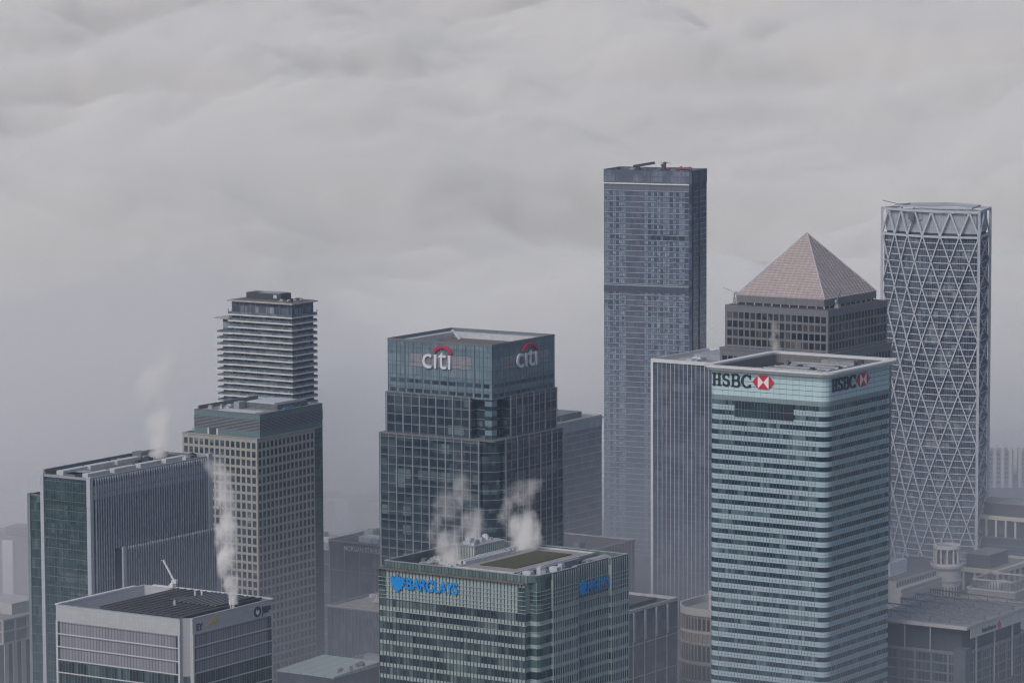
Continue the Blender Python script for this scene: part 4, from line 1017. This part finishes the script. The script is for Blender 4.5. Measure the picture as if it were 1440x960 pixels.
# near roofs at the foot of the picture
def roof_strip():
    t = thing('glass_roof_hall', 'low hall with a pale green ribbed roof at the foot of the beige tower', 'hall', (-78, 1672), YAW)
    MB().box(-30, 0, 0, 34, 0, 54).build('wall', dg, t)
    s = NT('pale_green_roof'); u, v = s.cells(6.5, 1.0); s.bsdf(s.mix(s.math('LESS_THAN', s.math('FRACT', u), .1), s.mix(s.math('MULTIPLY', s.noise(.4), .5), (.36, .42, .40), (.22, .28, .27)), (.14, .17, .17)), .5)
    m = MB(); m.hexa([(-30.6, -.6, 54), (.6, -.6, 54), (.6, 34.6, 54), (-30.6, 34.6, 54), (-30.6, -.6, 54.7), (.6, -.6, 54.7), (.6, 34.6, 55.8), (-30.6, 34.6, 55.8)]); m.build('roof', s.m, t)
    roof_clutter(t, [M['plant_grey'], M['plant_mid']], -5, 0, 4, 30, 55.2, 6, .8, 2, 1, 3, seed=90)
    t2 = thing('brown_roof_block', 'low block with brown flat roof and white edge strips', 'office block', (-47, 1752), YAW)
    MB().box(-46, 0, 0, 40, 0, 39).build('wall', plain('mauve_wall', (.2, .17, .18), .6), t2)
    MB().box(-45.4, -.6, .6, 39.4, 39, 39.3).build('roof_deck', M['roof_brown'], t2)
    MB().ring(rect(46, 40), offset(rect(46, 40), -.6), 39, 40).build('parapet', M['plant_light'], t2)
    MB().box(-40, -20, 20, 26, 39.3, 41.5).build('plant_unit', M['plant_grey'], t2)
    roof_clutter(t2, [M['plant_grey'], M['plant_light']], -44, -4, 4, 36, 39.3, 10, .6, 1.6, 1.5, 5, seed=91)
    t3 = thing('grey_roof_block', 'low block with grey roof clutter between the near towers', 'office block', (-20, 1650), YAW)
    MB().box(-52, 0, 0, 40, 0, 40).build('wall', dg, t3)
    MB().box(-52.3, .3, -.3, 40.3, 40, 40.8).build('roof_deck', M['roof_grey'], t3)
    roof_clutter(t3, [M['plant_grey'], M['plant_mid'], M['plant_light']], -50, -2, 2, 36, 40.8, 16, .6, 2.2, 1.5, 5, seed=92)
roof_strip()

# ---- right side
def rotunda_block():
    N = loc((214.6, 1928.5), YAW, 5.0, -5, 0)
    t = thing('rotunda_building', 'pale stone block whose corner carries a white columned rotunda', 'office block', N, YAW)
    L = 46
    # long wing: its image-right wall is local +x ... wall runs toward the viewer's left
    MB().box(-34, -2, -L, 6, 0, 54.5).build('wall', stone, t)
    m = MB(); zz = ((44.6, 5.2), (38, 4.8), (31.4, 4.8))
    for i in range(20):
        for z, h in zz: w = MB(); w.box(-2.0, -1.9, -L + 1.2 + 2.35 * i, -L + 2.4 + 2.35 * i, z, z + h); w.build('window', swin, t)
    m = MB(); m.box(-2, -1.2, -L, 2, 52, 53.2); m.box(-2, -1.4, -L, 2, 43, 43.9); m.box(-34, -1.4, -L, 2, 54.5, 55.3); m.build('cornice', stone, t)
    MB().box(-32, -5, -L + 1, 5, 55.3, 58.6).build('attic', stone, t)
    for i in range(16): MB().box(-5.0, -4.9, -L + 2 + 2.7 * i, -L + 3.2 + 2.7 * i, 55.8, 57.6).build('attic_window', swin, t)
    m = MB(); m.hexa([(-31, -L + 2, 58.6), (-6, -L + 2, 58.6), (-6, 4, 58.6), (-31, 4, 58.6), (-22, -L + 2, 63), (-14, -L + 2, 63), (-14, 4, 63), (-22, 4, 63)])
    m.build('roof', panel('ribbed_slate', (.2, .19, .19), 40, .8, .2, None, .1), t)
    MB().box(-30, -9, -L + 2, -26, 58.6, 67).build('penthouse', panel('penthouse_white', (.6, .6, .6), 5, 3.5, .1), t)
    # corner drum
    c = (-2.4, 4)
    MB().cone(c, 7.2, 7.2, 0, 59, 28).build('drum', stone, t)
    for i in range(28):
        a = 2 * math.pi * i / 28
        for z, h in ((44.6, 5.4), (36, 5.6)):
            p = (c[0] + 7.2 * math.cos(a), c[1] + 7.2 * math.sin(a)); u = Vector((-math.sin(a), math.cos(a)))
            MB().obox(Vector(p), u, Vector((u.y, -u.x)), -.42, .42, z, z + h, -.1, .06).build('drum_window', swin, t)
    for z0, z1, r0, r1 in ((52, 53.2, 7.6, 8.0), (43, 43.8, 7.5, 7.6), (58.2, 59.4, 7.6, 8.4), (59.4, 60.4, 8.4, 8.4)): MB().cone(c, r0, r1, z0, z1, 28).build('drum_cornice', stone, t)
    wst = panel('white_stone', (.6, .58, .56), 3, 3, 0, None, .1, .8)
    MB().cone(c, 4.6, 4.6, 60.4, 68.6, 20).build('lantern_core', glass('lantern_glass', [(.3, (.1, .11, .13)), (.8, (.3, .31, .32))], 1, 4), t)
    for i in range(12):
        a = 2 * math.pi * i / 12; MB().cone((c[0] + 6.2 * math.cos(a), c[1] + 6.2 * math.sin(a)), .5, .45, 60.4, 68.6, 8).build('column', wst, t)
    ro = [(c[0] + 6.9 * math.cos(a * math.pi / 14), c[1] + 6.9 * math.sin(a * math.pi / 14)) for a in range(28)]
    MB().ring(ro, offset(ro, -1.6), 68.6, 70.4).build('rotunda_rim', wst, t)
    MB().cone(c, 5.0, 5.0, 68.6, 69.2, 20).build('rotunda_roof', M['roof_grey'], t)
    ro2 = [(c[0] + 8.2 * math.cos(a * math.pi / 14), c[1] + 8.2 * math.sin(a * math.pi / 14)) for a in range(28)]
    MB().ring(ro2, offset(ro2, -.4), 60.4, 61.6).build('balustrade', wst, t)
    MB().cone((c[0] - 4, c[1] + 3), .25, .2, 70, 75.5, 6).build('mast', M['plant_light'], t)
rotunda_block()
def colonnade(label, N, A, B, h, nA, nB, yaw=YAW):
    t = thing('colonnade_block', label, 'office block', N, yaw, 'dark glass blocks with cream colonnades')
    wl = glass('dark_teal_glass', [(.25, (.02, .03, .04)), (.6, (.04, .055, .068)), (.9, (.08, .1, .11))], 1.5, 4, .1, .3)
    MB().box(-A + 1.5, -1.5, 1.5, B - 1.5, 0, h - 2).build('wall', wl, t)
    hlines(MB(), rect(A - 3, B - 3, -1.5, 1.5), [h - 12.2 - 4 * i for i in range(9)], .5, .12).build('floor_line', plain('dusk_floor', (.12, .12, .14), .6), t)
    MB().ring(rect(A, B), rect(A - 5, B - 5, -2.5, 2.5), h - 2, h).build('entablature', cream, t)
    MB().box(-A + 2.5, -2.5, 2.5, B - 2.5, h - 1.4, h - .9).build('roof_deck', M['roof_grey'], t)
    for i in range(nA + 1): x = -A + .9 + (A - 1.8) * i / nA; MB().box(x - .55, x + .55, .35, 1.45, h - 11.5, h - 2).build('column', cream, t)
    for i in range(1, nB + 1): y = .9 + (B - 1.8) * i / nB; MB().box(-1.45, -.35, y - .55, y + .55, h - 11.5, h - 2).build('column', cream, t)
    MB().ring(offset(rect(A - 3, B - 3, -1.5, 1.5), 1.2), rect(A - 3, B - 3, -1.5, 1.5), h - 12.0, h - 11.5).build('balcony', plain('brown_balcony', (.16, .14, .14), .7), t)
    return t
t = colonnade('farther cream colonnade block with a long dark plant room on its roof', loc((238.8, 2168.9), YAW, 66, 0, 0), 66, 34, 50, 11, 5, -31)
MB().box(-48, -16, 8, 26, 49, 56).build('plant_house', panel('slate_louvre_wall', (.1, .1, .12), 1.5, 9, .2), t); MB().box(-48.4, -15.6, 7.6, 26.4, 56, 56.5).build('plant_house_roof', M['roof_grey'], t)
MB().box(-60, -52, 8, 18, 49.1, 50.6).build('roof_hatch', M['plant_dark'], t); MB().box(-62, -50, 20, 26, 49.1, 51).build('roof_slab', M['plant_light'], t)
MB().box(-14, -4, 6, 20, 49, 60).build('stair_tower', plain('brown_tower', (.2, .18, .18), .7), t)
t = colonnade('nearer cream colonnade block with a small dark plant box on its roof', (247.0, 1966.7), 27, 48, 50, 4, 7)
MB().box(-22, -9, 8, 30, 49.1, 56).build('plant_house', panel('slate_louvre_wall', (.1, .1, .12), 1.5, 9, .2), t); MB().box(-22.2, -8.8, 7.8, 30.2, 56, 56.3).build('plant_house_roof', M['roof_grey'], t)
def stepped_drum():
    t = thing('stepped_round_block', 'small grey block with stepped rounded roof and a dark rooftop grille', 'office block', (249.5, 1897), YAW)
    for i, (o, z0, z1) in enumerate(((0, 0, 40), (-3, 40, 44.5), (-6.5, 44.5, 49))):
        MB().prism(offset(rounded(40, 40, 9, 6), o), z0, z1).build('tier', stone_d if i else stone_d, t)
        MB().ring(offset(rounded(40, 40, 9, 6), o + .4), offset(rounded(40, 40, 9, 6), o - .6), z1, z1 + .8).build('cornice', stone, t)
    Q = offset(rounded(40, 40, 9, 6), -9)
    mullions(MB(), Q, 1.6, 49, 53.5, .4, .3).build('grille', M['plant_mid'], t); MB().ring(offset(Q, .4), offset(Q, -.2), 53.5, 54.3).build('grille_rim', stone, t)
    MB().box(-24, -18, 14, 24, 49, 52).build('plant_unit', M['plant_light'], t)
stepped_drum()
def louvre_block():
    N = (188.1, 1605.4)
    t = thing('canopy_roof_block', 'dark glass block under a flat open steel canopy with small blue lettering', 'office block', N, YAW)
    A, B = 46., 62.
    # body
    wl = glass('dusk_teal_glass', [(.25, (.03, .04, .055)), (.6, (.055, .07, .085)), (.9, (.1, .12, .13))], 1.6, 4, .1, .3)
    MB().box(-A + 3, -3, 3, B - 3, 76, 85).build('attic', panel('navy_attic', (.055, .068, .092), 2, 9, .06), t)
    MB().box(-A, 0, 0, B, 0, 76.4).build('wall', wl, t)
    MB().ring(rect(A + .8, B + .8, .4, -.4), rect(A - 2, B - 2, -1, 1), 75.6, 76.6).build('ledge', plain('slate_ledge', (.2, .21, .24), .6), t)
    g = MB(); P = rect(A, B); hlines(g, P, [75.6 - 4.1 * i for i in range(18)], .7, .2); mullions(g, P, 8, 2, 76, 1.0, .35); mullions(g, P, 2, 2, 76, .2, .14); g.build('frame_grid', plain('slate_frame', (.16, .18, .2), .6), t)
    m = MB(); m.box(-5, .6, -.6, 5, 0, 78.2); m.build('corner_pier', plain('corner_slate', (.1, .115, .14), .6), t)
    # canopy
    cm = plain('canopy_steel', (.62, .60, .61), .5); z = 86.6
    MB().ring(rect(A + 2.5, B + 2, 1.5, -1.5), rect(A - 2, B - 3, -.6, .6), z, z + 1.2).build('canopy_edge', plain('canopy_white', (.5, .49, .49), .5), t)
    m = MB()
    for i in range(13): m.box(-A - 1, 1.5, i * B / 12 - .2, i * B / 12 + .2, z + .2, z + .9)
    m.build('canopy_beam', cm, t)
    m = MB()
    for i in range(48): x = -A + i * (A + 1) / 47; m.hexa([(x, 0, z + .9), (x + .3, 0, z + .9), (x + .3, B, z + .9), (x, B, z + .9), (x + .35, 0, z + 1.5), (x + .65, 0, z + 1.5), (x + .65, B, z + 1.5), (x + .35, B, z + 1.5)])
    m.build('canopy_louvre', cm, t)
    for i in range(5):
        y = 4 + i * 13.5
        m = MB(); m.beam((-A, y, z + 4.4), (1, y, z + 3.2), .45)
        for k in range(6): x = -A + k * A / 5; zz = z + 4.4 - 1.2 * k / 5; m.beam((x, y, z + 1), (x, y, zz), .3); m.beam((x, y, zz), (min(1, x + A / 5), y, z + 1.2), .2)
        m.build('canopy_truss', M['plant_mid'], t)
    for y in (10, 27, 44): MB().cone((.3, y), .45, .45, 60, z, 8).build('canopy_column', plain('pale_column', (.4, .41, .43), .5), t)
    for x in (-40, -28, -16): MB().cone((x, -.3), .3, .3, 76, z, 8).build('canopy_column', plain('pale_column', (.4, .41, .43), .5), t)
    roof_clutter(t, [M['plant_grey'], M['plant_mid']], -A + 5, -6, 6, B - 6, 85, 8, .5, 1.2, 3, 7, seed=95)
    m = MB(); fbox(m, fE, 3, 58, 82.4, 86.4, .9, 1.2); m.build('fascia', plain('fascia_white', (.58, .58, .58), .5), t)
    lettering(t, 'sign_lettering', 'BankofAmerica', fE, 13.5, 26.5, 83.3, 85.5, 1.2, M['navy'], .02, .12)
    m = MB()
    for i in range(3): fplate(m, fE, [(27.4 + i * .5, 84.6 - i * .5), (28.6 + i * .5, 83.4 - i * .5), (31.0 + i * .3, 84.9 - i * .5), (29.6 + i * .3, 86.1 - i * .5)], 1.2 + i * .01, 1.3 + i * .01)
    m.build('sign_emblem', M['red'], t)
louvre_block()

# ---- far things in the haze
grpR = 'far riverside apartment blocks'
for i, x in enumerate((0, 22)):
    lab = ('far cream apartment block with pale stair towers beside the lattice tower', 'far cream apartment block at the edge of the picture beyond the river')[i]
    t = thing('riverside_block', lab, 'apartment block', (327 + x, 2596), -4, grpR)
    MB().box(-10, 8.5, 0, 14, 0, 25).build('wall', panel('far_brick', (.24, .24, .28), 3, 3, .0), t)
    for k in range(4): MB().box(-10 + 5.2 * k, -8 + 5.2 * k, -1, 0, 0, 27).build('stair_tower', cream, t)
    for k in range(4): MB().box(-9 + 4.6 * k, -7 + 4.6 * k, 3, 6, 25, 28).build('roof_house', M['white_metal'], t)
    for k in range(3):
        for j in range(7): MB().box(-7.4 + 5.2 * k, -5.4 + 5.2 * k, -.1, 0, 3 + 3.1 * j, 4.6 + 3.1 * j).build('window', swin, t)
def winged(label, N, yaw, A=34, B=16, h=33):
    t = thing('upswept_roof_block', label, 'apartment block', N, yaw, 'far blocks with upswept roofs')
    MB().box(0, A, 0, B, 0, h - 5).build('wall', panel('far_stone', (.34, .31, .29), 4, 3, 0), t)
    MB().box(6, 12, -.8, 0, 0, h - 2).build('bay', cream, t); MB().box(18, 24, -.8, 0, 0, h - 1).build('bay', panel('far_grey', (.3, .3, .32), 4, 3, 0), t)
    MB().box(-4, A + 2, -1.5, B, h - 5, h + 1).build('attic', plain('far_slate', (.16, .16, .18), .6), t)
    m = MB(); q = [(-9, h + 4.2), (-5, h + 2.2), (2, h + 1.4), (14, h + 3), (A + 4, h + 5.5)]
    for (a, b), (c, d) in zip(q[:-1], q[1:]): m.hexa([(a, -3, b), (c, -3, d), (c, B + 2, d), (a, B + 2, b), (a, -3, b + 1.1), (c, -3, d + 1.1), (c, B + 2, d + 1.1), (a, B + 2, b + 1.1)])
    m.build('roof', plain('far_roof', (.11, .11, .13), .6), t)
    for k in range(6): MB().box(-2 + 5.5 * k, -.8 + 5.5 * k, -1.9, -1.5, h - 4, h).build('attic_fin', M['plant_grey'], t)
    for k in range(4):
        for j in range(6): MB().box(1.5 + 8 * k if k else .8, 3.6 + 8 * k if k else 2.9, -.12, 0, 3 + 4 * j, 5 + 4 * j).build('window', swin, t)
    for j in range(5): MB().box(-3, 0, -1.2, 2, h - 8 - 4 * j, h - 7.4 - 4 * j).build('balcony', M['plant_mid'], t)
winged('hazy riverside block with an upswept dark roof beside the stepped tower', (-94, 2318), 6)
winged('second upswept roof block mostly hidden behind the beige tower', (-145, 2310), 6, 37, 16, 32)
t = block('round_gable_block', 'hazy block with a round gabled roof below the upswept roof', 'office block', (-86, 2140), 14, 22, 36, plain('far_mauve', (.26, .245, .26), .7), plain('far_mauve_dark', (.2, .19, .2), .7))
m = MB(); ar = [(-14 + 7 - 7 * math.cos(math.pi * i / 10), 36.5 + 6.5 * math.sin(math.pi * i / 10)) for i in range(11)]
for (a, b), (c, d) in zip(ar[:-1], ar[1:]): m.face([(a, -.5, b), (c, -.5, d), (c, 22, d), (a, 22, b)])
m.face([(a, -.5, b) for a, b in ar]); m.face([(a, 22, b) for a, b in reversed(ar)]); m.build('gable_roof', plain('far_mauve_dark', (.2, .19, .2), .7), t)
t = block('quay_shed', 'long low quay shed in the haze left of the round gabled block', 'shed', (-100, 2160), 40, 14, 22, plain('far_grey_wall', (.25, .245, .27), .7), hzl, hl=5)
# left edge
def left_blocks():
    t = block('cream_slab_block', 'far cream apartment slab with rows of small windows at the left edge', 'apartment block', (-281, 2430), 60, 18, 40, panel('far_cream', (.48, .45, .42), 4, 3, 0), cream, win=(5, 2.2, 1.6), wmat=swin, floor=3.3, yaw=2)
    t = block('white_point_block', 'far white tower with a grey top beside the cream slab', 'apartment block', (-268, 2380), 10.5, 14, 36, whiter, whiter, yaw=2, win=(5, 2.4, 1.4), wmat=swin, floor=4)
    MB().box(-15, -7, 6, 18, 36, 42).build('roof_house', M['plant_mid'], t)
    t = thing('barrel_roof_hall', 'far hall with pale barrel roof among the left apartment blocks', 'hall', (-272, 2290), 0)
    MB().box(-28, 12, 0, 22, 0, 12).build('wall', whiter, t)
    m = MB(); ar = [(-8 + 20 * math.cos(math.pi * (1 - i / 12)), 12 + 7 * math.sin(math.pi * i / 12)) for i in range(13)]
    for (a, b), (c, d) in zip(ar[:-1], ar[1:]): m.face([(a, -1, b), (c, -1, d), (c, 23, d), (a, 23, b)])
    m.face([(a, -1, b) for a, b in ar]); m.build('roof', plain('pale_roof', (.55, .54, .53), .6), t)
    t = thing('brown_white_block', 'brown apartment block with tall white stair towers at the left edge', 'apartment block', (-244, 2010), -20)
    MB().box(-40, 0, 0, 24, 0, 62).build('wall', panel('plum_brick', (.19, .165, .165), 3, 3, 0), t)
    for x0, x1, h, y in ((-23, -17, 60, -2), (-40, -26, 42, -3), (-5, 1, 50, -2), (-34, -29, 66, 3)): MB().box(x0, x1, y, 6, 0, h).build('stair_tower', whiter, t)
    for j in range(9): MB().box(-31, -29, -3.1, -3, 4 + 4 * j, 6 + 4 * j).build('window', swin, t); MB().box(-36, -34, -3.1, -3, 4 + 4 * j, 6 + 4 * j).build('window', swin, t); MB().box(-3, -1.4, -2.1, -2, 8 + 4.4 * j, 10 + 4.4 * j).build('window', swin, t)
    MB().box(-24, -6, 4, 18, 62, 66).build('roof_house', M['plant_mid'], t)
    # stone block in front
    t = thing('stone_pier_block', 'pale stone block with a framed attic and tall piers at the lower left corner', 'office block', (-229.3, 1734.1), YAW)
    A, B, h = 30, 34, 69
    MB().box(-A, 0, 0, B, 0, h - 11).build('wall', swin, t)
    MB().box(-A + .5, -.5, .5, B - .5, h - 11, h - .8).build('attic', panel('attic_mauve', (.2, .19, .2), 2, 3, .1), t)
    g = MB(); P = rect(A, B); mullions(g, P, 8, h - 11, h, .9, .2, d0=-.4); hlines(g, P, [h - .4, h - 5.6, h - 11], .8, .3, -.3); g.build('attic_frame', stone, t)
    for i in range(6): MB().box(-.2, .5, .2 + 6 * i, 3.0 + 6 * i, 0, h - 11.4).build('pier', stone, t)
    for i in range(5): MB().box(-A + 6 * i, -A + 2.8 + 6 * i, -.5, .2, 0, h - 11.4).build('pier', stone, t)
    MB().box(-A + .5, -.5, .5, B - .5, h - .4, h).build('roof_deck', M['roof_grey'], t)
    MB().box(-A + 3, -5, 12, B - 2, h, h + 5).build('plant_house', stone, t); MB().box(-A + 6, -12, 3, 11, h, h + 2.5).build('plant_unit', M['plant_light'], t)
left_blocks()

# ================================================================== ground, water
s = NT('ground'); f = s.noise(.012, det=8, rough=.65); g = s.noise(.09, det=4)
c = s.ramp(f, [(.3, (.05, .05, .05)), (.5, (.09, .085, .085)), (.62, (.06, .07, .05)), (.75, (.15, .145, .14))])
s.bsdf(s.mix(s.math('MULTIPLY', g, .5), c, (.05, .05, .055)), .9)
m = MB(); m.face([(-2200, -600, 0), (2200, -600, 0), (2200, 2632, 0), (-2200, 2632, 0)]); kind(m.build('ground', s.m), 'structure')
s = NT('dock_water'); s.bsdf((.14, .145, .15), .05)
m = MB(); m.face([(-420, 2330, .05), (60, 2330, .05), (60, 2560, .05), (-420, 2560, .05)]); m.face([(-420, 2180, .05), (-88, 2180, .05), (-88, 2325, .05), (-420, 2325, .05)])
m.face([(270, 2300, .05), (700, 2300, .05), (700, 2540, .05), (270, 2540, .05)])
kind(m.build('water', s.m), 'structure')

# ================================================================== air
m = MB().box(-2300, 2300, -700, 2640, -1, 400); kind(m.build('haze', volume('haze_air', .62e-4, (.62, .77, 1.))), 'stuff')

def lumpy(name, x0, x1, y0, y1, nx, ny, zf, mat, fan=None):
    """closed body with a billowing top"""
    v = []; f = []
    for j in range(ny + 1):
        q = j / ny; y = y0 * (y1 / y0) ** q if fan else y0 + (y1 - y0) * q
        for i in range(nx + 1):
            x = x0 + (x1 - x0) * i / nx
            if fan: x = x * y / y0
            v.append((x, y, zf(x, y, i / nx, q)))
    top = len(v); W = nx + 1
    for j in range(ny):
        for i in range(nx): f.append((j * W + i, j * W + i + 1, (j + 1) * W + i + 1, (j + 1) * W + i))
    rim = [i for i in range(W)] + [j * W + nx for j in range(1, ny + 1)] + [ny * W + i for i in range(nx - 1, -1, -1)] + [j * W for j in range(ny - 1, 0, -1)]
    for k in rim: v.append((v[k][0], v[k][1], .5))
    n = len(rim)
    for k in range(n): f.append((rim[k], top + k, top + (k + 1) % n, rim[(k + 1) % n]))
    f.append(tuple(top + k for k in range(n - 1, -1, -1)))
    me = bpy.data.meshes.new(name); me.from_pydata(v, [], f); me.materials.append(mat); me.update()
    o = bpy.data.objects.new(name, me); COL.objects.link(o); return kind(o, 'stuff')
def fbm(x, y, s, o=4, seed=0.): return noise.fractal(Vector((x / s, y / s, seed)), 1., 2., o)
def ridge(x, y, s, seed): return math.sqrt(noise.noise(Vector((x / s, y / s, seed))) ** 2 + .016)
def cloudtop(x, y, u, q):
    rise = min(1, max(0, (y - 2650) / 560)); rise = 1 - (1 - rise) ** 2
    wx = x + 45 * fbm(x, y, 500, 2, 11.); wy = y + 160 * fbm(x, y, 600, 2, 13.)
    b = -112 * (.42 - ridge(wx * .5, wy * .55, 430, 33.1)) - 185 * (.3 - ridge(wx * .55, wy * .65, 240, 17.7)) - 30 * (.25 - ridge(wx * .6, wy * .8, 100, 11.3))
    far = min(1, max(.0, (y - 3400) / 3000))
    b += 75 * noise.noise(Vector((wx / 1500, wy / 520, 21.))) + 50 * fbm(x, y * .7, 1300, 2, 5.) + far * 50 * fbm(x, y * .6, 2400, 2, 9.)
    lim = 62 + 40 * far; b = lim * math.tanh(b * (1 + .7 * far) / lim)
    return max(2, 2 + rise * 132 + min(1, (y - 2650) / 620) * b * .95)
def shell(k):
    def f(x, y, u, q):
        r = min(1, max(0, (y - 2650) / 500))
        puff = abs(noise.noise(Vector((x / 75., y / 110., k * 4.7)))) * 26 + abs(noise.noise(Vector((x / 34., y / 50., k * 2.3)))) * 11
        wisp = max(-.4, noise.fractal(Vector((x / 420., y / 620., k * 9.1)), 1., 2., 4))
        return max(2 + k, cloudtop(x, y, u, q) + r * ((0, 9, 20)[k] + puff * (1., 1.15, 1.3)[k] + wisp * (6, 26, 46)[k] - 12))
    return f
for k, dn in enumerate((.036, .0065, .0014)):
    lumpy('clouds', -620 - k, 620 + k, 2650 + k, 22000 + 10 * k, 300, 620, shell(k), volume('cloud_mass', dn, (.915, .918, .916), .0), fan=True)
# low mist among the towers: thin layers, thickest near the ground
for k, (zt, dn) in enumerate(((32, 5e-4), (62, 5e-4), (95, 4.6e-4), (130, 4.2e-4))):
    lumpy('fog', -1100, 1100, 1330, 3300, 90, 90, (lambda zt: lambda x, y, u, q: zt + 14 * fbm(x, y, 260, 3, zt))(zt), volume('mist_layer', dn, (.83, .875, .965)))
def bankz(x, y, u, q):
    e = max(0, math.sin(math.pi * u)) ** .5 * max(0, math.sin(math.pi * q)) ** .3
    return max(1, e * (172 + 34 * fbm(x, y, 120, 3, 2.)))
lumpy('fog', -460, 40, 1890, 2600, 70, 70, bankz, volume('fog_bank', .0045, (.985, .985, .99)))

# ================================================================== steam
def plume(label, base, h, r0, r1, drift, bulge, dens, scale, thr, seed):
    v = []; f = []; n = 16; K = 14
    for k in range(K + 1):
        q = k / K; r = (r0 + (r1 - r0) * q) * (1 + bulge * math.sin(min(math.pi, q * 5.03))) * 1.02
        cx = drift * q * q + 1.2 * math.sin(q * 7 + r0)
        for i in range(n): a = 2 * math.pi * i / n; v.append((cx + r * math.cos(a), r * math.sin(a), h * q))
    for k in range(K):
        for i in range(n): f.append((k * n + i, k * n + (i + 1) % n, (k + 1) * n + (i + 1) % n, (k + 1) * n + i))
    f.append(tuple(range(n - 1, -1, -1))); f.append(tuple(K * n + i for i in range(n)))
    me = bpy.data.meshes.new('steam_plume'); me.from_pydata(v, [], f); me.update()
    mt = steam_mat('steam', dens, scale, thr, h, r0, r1, drift, bulge); mt.cycles.volume_step_rate = .25; me.materials.append(mt)
    o = bpy.data.objects.new('steam_plume', me); COL.objects.link(o); o.location = base
    o['label'] = label; o['category'] = 'steam plume'; o['group'] = 'steam plumes rising from the roofs'; return o
NB = (7.3, 1332.1)
plume('wispy tall steam plume above the finned dark slab', loc((-176.3, 1614.9), YAW, -15, 64, 150), 48, 6, 14, 4, .0, 1.5, .09, .43, 1)
plume('dense white steam column from the flues of the sunken roof block', loc((-118.1, 1393.7), YAW, -3.6, 32, 131), 54, 2.6, 7, -6, .35, 3.4, .17, .44, 2)
plume('thin steam over the blue lettering near the roof corner of the ribbed tower', loc(NB, -34.2, -46, 14, 152.6), 32, 9, 6, -2, .0, 1.2, .13, .45, 3)
plume('drifting thin steam above the plant house of the ribbed tower', loc(NB, -34.2, -52, 36, 156), 36, 6, 4.5, -4, .2, 1.1, .13, .455, 4)
plume('thick billowing steam cloud behind the green roof bed', loc(NB, -34.2, -40, 50, 154), 27, 6.5, 9, 3, .4, 1.9, .13, .45, 5)
plume('small faint steam wisp on the steel tower behind the white roof rim', loc(N1, YAW, -24, -5, 172), 22, 3, 3, -6, .3, 1.4, .2, .42, 6)

# ================================================================== light, camera
w = bpy.data.worlds.new('World'); sc.world = w; w.use_nodes = True
nt = w.node_tree; bg = nt.nodes['Background']
sky = nt.nodes.new('ShaderNodeTexSky'); sky.sky_type = 'NISHITA'; sky.sun_disc = False
SE, SR = 42, 214     # sun elevation, and compass angle of the sun (deg from +Y, clockwise): behind the camera, to its left
sky.sun_elevation = R(SE); sky.sun_rotation = R(SR); sky.dust_density = 4; sky.air_density = 1
hs = nt.nodes.new('ShaderNodeHueSaturation'); hs.inputs['Saturation'].default_value = .72
tint = nt.nodes.new('ShaderNodeMix'); tint.data_type = 'RGBA'; tint.blend_type = 'MULTIPLY'; tint.inputs[0].default_value = 1; tint.inputs[7].default_value = (.99, .985, .985, 1)
nt.links.new(sky.outputs[0], hs.inputs['Color']); nt.links.new(hs.outputs[0], tint.inputs[6]); nt.links.new(tint.outputs[2], bg.inputs[0]); bg.inputs[1].default_value = .115
sd = bpy.data.lights.new('sun', 'SUN'); sd.energy = 1.25; sd.angle = R(20); sd.color = (1, .90, .80)
so = bpy.data.objects.new('sun', sd); COL.objects.link(so)
dv = Vector((math.sin(R(SR)) * math.cos(R(SE)), math.cos(R(SR)) * math.cos(R(SE)), math.sin(R(SE))))
so.rotation_euler = dv.to_track_quat('Z', 'Y').to_euler(); so.location = (0, 0, 600)

Fpx, YH, HC, roll = 5500., -120., 383., .004
p = math.atan((480 - YH) / Fpx)
fw = Vector((0, math.cos(p), -math.sin(p))); up = Vector((0, math.sin(p), math.cos(p))); rt = Vector((1, 0, 0))
X = math.cos(roll) * rt - math.sin(roll) * up; Y = math.sin(roll) * rt + math.cos(roll) * up
cam = bpy.data.cameras.new('camera'); co = bpy.data.objects.new('camera', cam); COL.objects.link(co)
mt = Matrix((( X.x, Y.x, -fw.x, 0), (X.y, Y.y, -fw.y, 0), (X.z, Y.z, -fw.z, HC), (0, 0, 0, 1)))
co.matrix_world = mt
cam.sensor_width = 36; cam.lens = Fpx / 1440 * 36; cam.clip_start = 1; cam.clip_end = 60000
sc.camera = co
vs = sc.view_settings; sc.display_settings.display_device = 'sRGB'
vs.view_transform = 'Standard'; vs.look = 'None'; vs.gamma = 1; vs.exposure = 0
cy = sc.cycles
cy.use_denoising = True; cy.denoising_prefilter = 'ACCURATE'; sc.cycles.filter_width = 1.2; cy.max_bounces = 16; cy.volume_bounces = 11; cy.diffuse_bounces = 3; cy.glossy_bounces = 3; cy.transparent_max_bounces = 64
cy.use_adaptive_sampling = True; cy.adaptive_threshold = .02; cy.volume_step_rate = 1.; cy.volume_max_steps = 256
